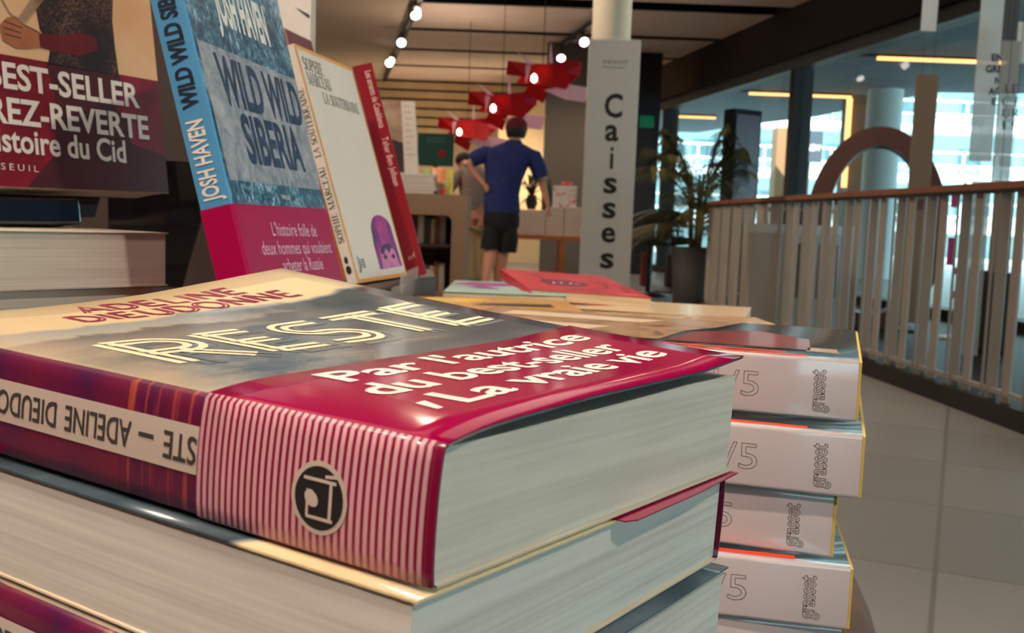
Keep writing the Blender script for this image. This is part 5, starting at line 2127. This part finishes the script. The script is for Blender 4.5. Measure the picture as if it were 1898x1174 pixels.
# white slim book with orange edge
M_wcov = mat('ivory_card_cover', rgb(222, 212, 198), 0.5, 0.02, 20, coat=0.15)
r, cov, fn, sp = standing('standing_paperback', 'slim white book with orange border and small violet hooded portrait', (-.1228, .791, -.0533), 1.3769, .3008, .0024, .0092, 0, .1954, .13, [M_wcov, M_wcov, M_wcov], M_pages)
M_obord = mat('orange_border_print', rgb(226, 160, 70), 0.5, 0.05)
mb = MB()
for q in ([(0, 0), (3.2, 0), (3.2, 195.4), (0, 195.4)], [(3.2, 0), (130, 0), (130, 3), (3.2, 3)], [(127.5, 3), (130, 3), (130, 195.4), (127.5, 195.4)], [(3.2, 192.4), (127.5, 192.4), (127.5, 195.4), (3.2, 195.4)]):
    mb.flat(q, fn)
mb.build('orange_border', M_obord, cov, fix=False)
mb = MB()
text(mb, 'SOPHIE', fn, (9, 176), (49, 176), 10.5, style='serif')
text(mb, 'MARCEAU', fn, (10, 164), (60, 164), 10.5, style='serif')
text(mb, 'LA SOUTERRAINE', fn, (34, 151), (117, 151), 9.5, style='serif')
mb.build('cover_lettering', M_ink, cov, fix=False)
mb = MB()
text(mb, 'SOPHIE MARCEAU', sp, (-2.2, 34), (-2.2, 96), 5.2, style='serif')
text(mb, 'LA SOUTERRAINE', sp, (-2.2, 104), (-2.2, 160), 5.2, style='serif')
mb.build('spine_lettering', M_ink, cov, fix=False)
mb = MB()
ribbon_ = []
ribbon(ribbon_, [(11, 8), (14, 10), (15.5, 14), (14.5, 19), (11.5, 22)], [1.0, 2.0, 2.6, 2.0, 1.0])
ribbon(ribbon_, [(9.5, 9), (12, 13), (11, 18)], 1.2)
for q in ribbon_:
    mb.flat(q, fn)
for k in range(4):
    mb.flat([(18, 12 + k * 2.0), (27, 12 + k * 2.0), (27, 13 + k * 2.0), (18, 13 + k * 2.0)], fn)
mb.prism(ellipse(-5, 12, 2.2, 3.5), 0.0001, 0.00015, lambda a, b, t: sp(a, b, t))
mb.prism(ellipse(-5, 20, 1.6, 3.0), 0.0001, 0.00015, lambda a, b, t: sp(a, b, t))
mb.build('publisher_mark', M_ink, cov, fix=False)
mb = MB()
arch = [(60.5, 8.6)] + [(60.5, 30), (65, 46)] + arc(93, 44, 27, 13, 165, 15, 12) + [(121, 30), (123.6, 9.4)]
mb.flat(arch, fn)
por = mb.build('portrait', hood_mat(), cov, fix=False)
fp = lambda a, b: fn(a, b, .00022)
fp2 = lambda a, b: fn(a, b, .0003)
mb = MB()
mb.flat([(68, 9), (117, 9.4), (112, 24), (100, 31), (84, 30), (73, 23)], fp, 0)
mb.flat([(72, 23), (84, 30), (100, 31), (112, 24), (104, 27), (96, 22), (88, 27), (80, 21)], fp2, 1)
for cx in (82, 104):
    mb.flat(ellipse(cx, 19, 4.6, 2.2, 16), fp2, 1)
mb.flat([(91, 9.4), (97, 9.4), (95.5, 14), (92.5, 14)], fp2, 2)
mb.build('portrait_face', [mat('rose_skin_print', rgb(206, 120, 170), 0.5, 0.08, 60), mat('plum_ink', rgb(62, 20, 70), 0.5), mat('rose_shadow_ink', rgb(170, 80, 140), 0.5)], cov, fix=False)

# dark red book
M_red2 = mat('dark_red_cover', rgb(142, 16, 34), 0.4, 0.06, 20, coat=0.3)
r, cov, fn, sp = standing('standing_paperback', 'dark red book with cream spine lettering, behind the slim white book', (-.0869, .9825, -.0501), 1.72, .2821, .0021, .0188, -.004, .209, .14, [M_red2, M_red2, mat('grey_back_cover', rgb(150, 146, 136), 0.5, 0.04)], M_pages)
mb = MB()
text(mb, 'Les amants de Casablanca', sp, (-8.6, 198), (-8.6, 143), 6.0, bold=0.012)
M_cpi = mat('cream_pink_ink', rgb(226, 186, 176), 0.5)
mb.build('title_lettering', M_cpi, cov, fix=False)
mb = MB()
text(mb, 'Tahar Ben Jelloun', sp, (-9.0, 134), (-9.0, 86), 6.0, bold=0.004)
mb.build('author_lettering', M_cpi, cov, fix=False)
mb = MB()
text(mb, 'nrf', sp, (-13.5, 12.5), (-6.5, 14.0), 5.2, slant=0.3)
mb.build('publisher_mark', M_cpi, cov, fix=False)

# sliver of a maroon book and white block at the back
u, v, nn = stand_frame((0, 0, 0), 1.39, .30, 0)
P = at(527, 52, 0.86)
r = thing('standing_paperback', 'maroon book edge peeking out behind the blue thriller', 'book', M=frame_matrix(P - v * 0.232 - nn * 0.010, u, v, nn))
M_maroon = mat('maroon_cover', rgb(100, 24, 48), 0.4, 0.08, coat=0.3)
paperback(r, 0.06, 0.232, 0.010, [M_maroon, mat('orange_spine', rgb(186, 110, 50), 0.5, 0.06), M_maroon], M_pages)
a, b = at(505, 78, 1.02), at(575, 78, 1.02)
wb = thing('white_book', 'white book standing with its pages outward above the thriller, top left', 'book', ((a.x), 1.02, CAM_H - 0.0545))
mb = MB()
hh_ = at(575, -60, 1.02).z - (CAM_H - 0.0545)
mb.box((0, 0, 0), (b.x - a.x, 0.0012, hh_))
mb.box((0, 0.024, 0), (b.x - a.x, 0.0252, hh_))
mb.box((0, 0.0012, 0), (0.0012, 0.024, hh_))
mb.build('cover', mat('white_book_cover', rgb(226, 218, 208), 0.5, 0.03), wb)
mb = MB()
mb.box((0.0013, 0.0013, 0.002), (b.x - a.x - 0.003, 0.0239, hh_ - 0.002))
mb.build('page_block', M_pages, wb)
mb = MB()
o_ = wb.location
A1, B1, C1 = at(545, 12, 1.02), at(573, 34, 1.02), at(574, 28, 1.02)
mb.flat([(A1.x - o_.x, A1.z - o_.z), (B1.x - o_.x, B1.z - o_.z), (C1.x - o_.x, C1.z - o_.z)], lambda x, y: (x, -0.0004, y))
mb.build('cover_mark', M_greyink, wb, fix=False)

# dark riser under the standing books and dark board behind
mb = MB()
mb.prism([(-.108, .463), (-.105, .76), (-.086, .925), (-.074, .952), (-.088, 1.1), (-.27, 1.1), (-.245, .82), (-.196, .66), (-.186, .463)], TZ, CAM_H - 0.0552)
tag(mb.build('display_riser', mat('dark_brown_stand', rgb(58, 42, 36), 0.5, 0.12, 6), None, 0.002), 'long dark brown riser under the upright books', 'riser')
mb = MB()
p0 = at(-60, 200, 1.2)
p1 = at(455, 200, 1.2)
mb.box((p0.x, 1.2, TZ), (p1.x, 1.225, CAM_H + 0.42))
tag(mb.build('display_board', mat('brown_display_board', rgb(58, 44, 38), 0.7, 0.1, 5), None, 0.003), 'dark brown board standing behind the books at the left', 'board')

# clear easel lip in front of the white book
P = at(700, 531, 0.80)
el = thing('clear_easel', 'small clear plastic easel foot below the slim white book', 'easel', (P.x, P.y, CAM_H - 0.0550))
M_clear = film_mat('clear_acrylic', rgb(220, 212, 212), 0.35, 0.08)
mb = MB()
q1 = at(775, 516, 0.93) - el.location
mb.box((0.012, -0.01, -0.012), (q1.x, q1.y, -0.0015))
mb.build('foot', M_clear, el)
mb = MB()
mb.box((q1.x - 0.002, q1.y - 0.13, -0.012), (q1.x, q1.y, 0.010))
mb.build('lip', M_clear, el)

# ------------------------------------------------------------------ left: historical novel on its easel over a pile of books
M_peach = glossy_photo('peach_sky_print', [rgb(226, 160, 112), rgb(236, 184, 136), rgb(240, 200, 158)], 10, rough=0.45, coat=0.05)
r, cov, fn, sp = standing('standing_paperback', 'novel with a mail clad warrior cover and dark red foot, leaning at far left', (-.29, .5205, .0082), 1.068, .1313, .0117, .030, 0, .215, .14, [M_peach, M_peach, mat('maroon_back_cover', rgb(70, 24, 30), 0.5, 0.08)], M_pages, inset=0.0004)
mb = MB()
mb.flat([(-.0, 0.2), (140, 0.2), (140, 71.6), (0, 72.8)], fn)
mb.build('red_foot_print', glossy_photo('dark_red_print', [rgb(110, 4, 26), rgb(132, 8, 34), rgb(150, 12, 44)], 30, rough=0.45, coat=0.05), cov, fix=False)
f1 = lambda a, b: fn(a, b, .0002)
f2 = lambda a, b: fn(a, b, .00028)
f3 = lambda a, b: fn(a, b, .00036)
f4 = lambda a, b: fn(a, b, .00044)
mb = MB()
mb.flat([(60, 71.8), (110, 71.4), (112, 60), (104, 52), (112, 44), (114, 30), (140, 24), (140, 0.3), (40, 0.3), (60, 20), (64, 48)], f1)
mb.build('shadowy_print', mat('dark_maroon_print', rgb(74, 20, 28), 0.5, 0.15, 40), cov, fix=False)
mb = MB()
mb.flat([(61, 71), (64, 82), (58, 90), (57, 100), (52, 118), (56, 140), (70, 152), (100, 152), (116, 140), (111, 118), (109, 104), (109, 88), (110, 71)], f1)
mb.build('mail_coat', mail_mat(), cov, fix=False)
mb = MB()
mb.flat([(55, 80), (66, 79), (84, 79), (96, 84), (96, 92), (86, 93), (72, 89), (57, 88)], f2)
mb.build('red_sleeve', mat('red_sleeve_print', rgb(104, 16, 22), 0.5, 0.2, 60), cov, fix=False)
mb = MB()
mb.flat([(57, 80), (57, 88), (50, 90), (44, 95), (38, 93), (33, 88), (34, 80), (42, 77), (50, 78)], f3)
mb.build('hand_print', mat('tan_hand_print', rgb(178, 108, 72), 0.5, 0.15, 90), cov, fix=False)
mb = MB()
for a_, b_ in (((36, 91), (47, 89)), ((35, 87.5), (46, 86)), ((36, 84), (46, 83))):
    o = []
    ribbon(o, [a_, b_], 0.6)
    mb.flat(o[0], f4)
mb.build('finger_lines', mat('brown_line_print', rgb(96, 52, 36), 0.5), cov, fix=False)
mb = MB()
mb.flat([(42, 90), (46, 89), (76, 122), (86, 136), (74, 130), (66, 122)], f2)
o = []
ribbon(o, [(36, 103), (40, 96), (48, 91), (58, 88)], 1.2)
for q in o:
    mb.flat(q, f3)
mb.build('sword_print', glossy_photo('steel_print', [rgb(120, 92, 66), rgb(176, 146, 112), rgb(140, 110, 80)], 60), cov, fix=False)
mb = MB()
text(mb, 'LE', f4, (-4, 54.6), (14, 54.6), 13.6, bold=0.026)
text(mb, 'BEST-SELLER', f4, (21.5, 54.6), (123.5, 53.0), 13.8, bold=0.026)
text(mb, 'PÉREZ-REVERTE', f4, (3.5, 35.4), (128.5, 33.8), 13.8, bold=0.026)
text(mb, "L'histoire du Cid", f4, (6.5, 20.0), (109, 18.0), 13.0, bold=0.022)
text(mb, 'S E U I L', f4, (25.5, 9.4), (48, 9.0), 3.6, bold=0.0)
mb.build('cover_lettering', M_whiteink, cov, fix=False)
cidM = r.matrix_world.copy()

# pile of books below it, page edges towards the viewer
d = Vector((0.6, 0.8, 0)).normalized()
nrm = Vector((0.8, -0.6, 0)).normalized()
PC = at(312, 430, 0.56)
zt0 = PC.z
ebooks = [(0.0302, q) for q in (0.0, -0.006, 0.002, -0.004, 0.003, -0.002, 0.0)]
names_ = ['topmost', 'second', 'third', 'fourth', 'fifth', 'sixth', 'lowest']
M_pcov = mat('cream_paper_cover', rgb(216, 200, 182), 0.5, 0.04, coat=0.2)
z = zt0
pf = None
for k, (t, sft) in enumerate(ebooks):
    z -= t
    if z < TZ:
        break
    # fore edge towards the viewer: local x runs from spine (back) to fore edge (front)
    u_, v_ = nrm, d
    O = Vector((PC.x, PC.y, z)) - d * 0.215 - nrm * (0.14 + 0.003 * (k % 2)) + d * sft
    Mx = frame_matrix(O, u_, v_, Vector((0, 0, 1)))
    if pf is None:
        pf = thing('cream_paperback', 'topmost cream paperback under the warrior novel, page edges in front', 'book', M=Mx, group='pile of cream paperbacks at the left')
        paperback(pf, 0.14, 0.215, t - 0.0006, [M_pcov, M_pcov, M_pcov], M_pages, fore=0.001)
    else:
        dup(pf, '%s cream paperback of the left pile below the warrior novel' % names_[k], M=Mx)
zrest = z
# smoked easel carrying the warrior novel
ez = thing('smoked_easel', 'smoked acrylic easel with a glossy lip holding the warrior novel', 'easel', M=cidM)
M_smoke = film_mat('smoked_acrylic', rgb(26, 20, 26), 0.75, 0.06)
M_smokeg = mat('smoked_gloss_lip', rgb(22, 18, 30), 0.08, 0.1, coat=1.0)
inv = cidM.inverted()
zl = (zt0 + 0.001 - cidM.translation.z)
mb = MB()
mb.box((-0.06, -0.0195, 0.0), (0.078, -0.0045, 0.024))
mb.build('lip', M_smokeg, ez, 0.0015)
mb = MB()
mb.prism([(-0.06, -0.012), (0.11, -0.012), (0.128, 0.03), (0.128, 0.17), (-0.06, 0.17)], -0.007, -0.0045)
mb.build('back_sheet', M_smoke, ez)
# tall smoked sheet behind, slanting edge seen between the two upright books
q0, q1, q2 = at(372, 405, 0.66), at(336, 530, 0.63), at(300, 530, 0.68)
mb = MB()
zb0 = CAM_H - 0.0548
pts = [(at(200, 300, .70).x, zb0), (at(336, 530, .70).x, zb0), (at(373, 405, .70).x, at(373, 405, .70).z), (at(352, 320, .70).x, at(352, 300, .70).z), (at(200, 300, .70).x, at(352, 300, .70).z)]
mb.prism(pts, 0.70, 0.703, lambda x, y, t: (x, t, y))
tag(mb.build('smoked_sheet', M_smoke), 'smoked acrylic sheet with a slanting edge left of the blue spine', 'sheet')

# ------------------------------------------------------------------ low piles lying behind the front novel
def lying(P, yaw, w, h, t, cover, pages, label, tilt=0.0, group=None, roll=0.0):
    R = Rz(yaw) @ Matrix.Rotation(tilt, 3, 'X') @ Matrix.Rotation(roll, 3, 'Y')
    u, v, n = R.col[0].copy(), R.col[1].copy(), R.col[2].copy()
    r = thing('lying_book', label, 'book', M=frame_matrix(P - n * t, u, v, n), group=group)
    cov, pg = paperback(r, w, h, t, [cover, cover, cover], pages)
    return r, cov, (lambda a, b, e=0.00015: Vector((a, b, t + e)))


def base_pile(C, yaw, w, h, ztop, where, mats_, n):
    """plain lower books of a pile, from the table up to ztop"""
    hh = (ztop - TZ) / n
    proto = None
    for k in range(n):
        O = Vector((C[0], C[1], TZ + hh * k + 0.0003))
        y = yaw + 0.05 * ((k * 7) % 3 - 1)
        R = Rz(y)
        Mx = frame_matrix(O, R.col[0].copy(), R.col[1].copy(), R.col[2].copy())
        lab = '%s plain book of the pile %s' % (ORD[k] if k < n - 1 else 'uppermost', where)
        if proto is None:
            proto = thing('lying_book', lab, 'book', M=Mx, group='plain books %s' % where)
            paperback(proto, w, h, hh - 0.0008, [mats_, mats_, mats_], M_pages)
        else:
            dup(proto, lab, M=Mx)


M_beige = mat('beige_cover', rgb(206, 178, 140), 0.4, 0.06, 16, coat=0.3)
M_pagesw = pages_mat('warm_page_edges', rgb(206, 180, 140), rgb(234, 212, 174), 900)
zA = CAM_H - 0.078
# pile with the salmon red book on top
R_ = Rz(0.17)
base_pile((0.06, 0.97), -0.1, 0.13, 0.19, CAM_H - 0.100, 'under the salmon red book', M_beige, 4)
P = Vector((0.02, 0.965, CAM_H - 0.0805))
lying(P, -0.28, 0.20, 0.14, 0.0185, M_beige, M_pagesw, 'wide cream paged book directly under the salmon red book')
M_salmon = mat('salmon_red_cover', rgb(186, 42, 58), 0.45, 0.05, 14, coat=0.2)
P = Vector((0.018, 0.985, CAM_H - 0.0660))
r, cov, fn = lying(P, 0.17, 0.125, 0.20, 0.011, M_salmon, M_pagesw, 'salmon red book with dark purple drawings lying on top, far right', 0.05, None, 0.045)
M_purp = mat('dark_purple_ink', rgb(96, 24, 62), 0.5)
mb = MB()
mb.flat(ellipse(0.052, 0.085, 0.026, 0.03, 24), fn)
o = []
ribbon(o, [(0.03, 0.15), (0.05, 0.17), (0.09, 0.175), (0.11, 0.16)], 0.003)
ribbon(o, [(0.08, 0.12), (0.1, 0.1), (0.095, 0.06), (0.07, 0.04)], 0.0035)
ribbon(o, [(0.02, 0.19), (0.035, 0.13), (0.03, 0.05)], 0.0025)
ribbon(o, [(0.1, 0.13), (0.115, 0.08), (0.11, 0.03)], 0.0025)
ribbon(o, [(0.04, 0.02), (0.06, 0.028), (0.08, 0.018)], 0.006)
for q in o:
    mb.flat(q, fn)
mb.build('cover_drawing', M_purp, cov, fix=False)
mb = MB()
f2 = lambda a, b: fn(a, b, 0.0003)
o = []
ribbon(o, [(0.038, 0.07), (0.041, 0.088), (0.047, 0.074), (0.05, 0.09)], 0.003)
ribbon(o, [(0.056, 0.075), (0.062, 0.092), (0.067, 0.076)], 0.003)
ribbon(o, [(0.092, 0.011), (0.104, 0.0125), (0.116, 0.012)], 0.005)
for q in o:
    mb.flat(q, f2)
mb.build('pale_marks', mat('pale_rose_ink', rgb(236, 170, 160), 0.5), cov, fix=False)

# mint book with purple shapes
base_pile((-0.058, 0.97), 0.0, 0.11, 0.19, CAM_H - 0.083, 'behind under the mint green book', M_beige, 4)
M_mint = mat('mint_cover', rgb(150, 190, 180), 0.4, 0.05, 12, coat=0.2)
r, cov, fn = lying(Vector((-0.068, 0.965, CAM_H - 0.070)), 0.0, 0.12, 0.19, 0.012, M_mint, M_pagesw, 'mint green book with purple and red shapes lying behind, beside the dark red book')
mb = MB()
mb.flat([(0.0, 0.12), (0.03, 0.1), (0.02, 0.08), (0.055, 0.05), (0.04, 0.1), (0.08, 0.13), (0.05, 0.16), (0.02, 0.17)], fn, 0)
mb.flat(ellipse(0.11, 0.06, 0.035, 0.03), fn, 1)
mb.build('cover_shapes', [mat('violet_ink', rgb(150, 30, 140), 0.4), mat('crimson_ink', rgb(190, 30, 50), 0.4)], cov, fix=False)

base_pile((-0.072, 0.715), 0.05, 0.135, 0.19, CAM_H - 0.0905, 'in the middle of the table', M_beige, 4)
M_phot = glossy_photo('yellow_black_photo', [rgb(60, 46, 36), rgb(190, 150, 40), rgb(206, 150, 96), rgb(150, 90, 60)], 26, rough=0.3)
r, cov, fn = lying(Vector((-0.074, 0.715, CAM_H - 0.0715)), 0.08, 0.14, 0.2, 0.018, M_phot, M_pagesw, 'book with a yellow, black and orange photo cover behind the front novel')
mb = MB()
mb.flat([(0.01, 0.14), (0.05, 0.15), (0.07, 0.19), (0.01, 0.19)], fn, 0)
mb.flat([(0.05, 0.12), (0.12, 0.12), (0.12, 0.15), (0.06, 0.145)], fn, 1)
mb.flat([(0.02, 0.02), (0.1, 0.03), (0.12, 0.07), (0.03, 0.09)], fn, 2)
mb.build('cover_print', [mat('yellow_ink', rgb(214, 176, 40), 0.4), mat('near_black_ink', rgb(40, 30, 30), 0.4), mat('orange_brown_ink', rgb(206, 128, 84), 0.4)], cov, fix=False)
# brown photo covers right of it
base_pile((0.083, 0.70), 0.03, 0.13, 0.2, CAM_H - 0.0985, 'between the salmon red book and the white spined pile', M_beige, 4)
M_phot2 = glossy_photo('brown_beige_photo', [rgb(96, 66, 48), rgb(196, 162, 120), rgb(150, 110, 76), rgb(214, 186, 146)], 22, (1, 1.6, 1), rough=0.5)
r, cov, fn = lying(Vector((0.082, 0.70, CAM_H - 0.0795)), 0.04, 0.15, 0.21, 0.018, M_phot2, M_pagesw, 'book with a brown and beige photo cover between the piles')
mb = MB()
mb.flat([(0.02, 0.05), (0.06, 0.05), (0.06, 0.09), (0.02, 0.09)], fn, 0)
mb.flat([(0.075, 0.06), (0.11, 0.06), (0.11, 0.10), (0.075, 0.10)], fn, 1)
mb.flat([(0.11, 0.02), (0.14, 0.02), (0.14, 0.05), (0.11, 0.05)], fn, 2)
mb.build('cover_print', [mat('oxblood_ink', rgb(86, 24, 26), 0.4), mat('pale_blue_ink', rgb(160, 176, 196), 0.4), mat('olive_ink', rgb(130, 120, 60), 0.4)], cov, fix=False)
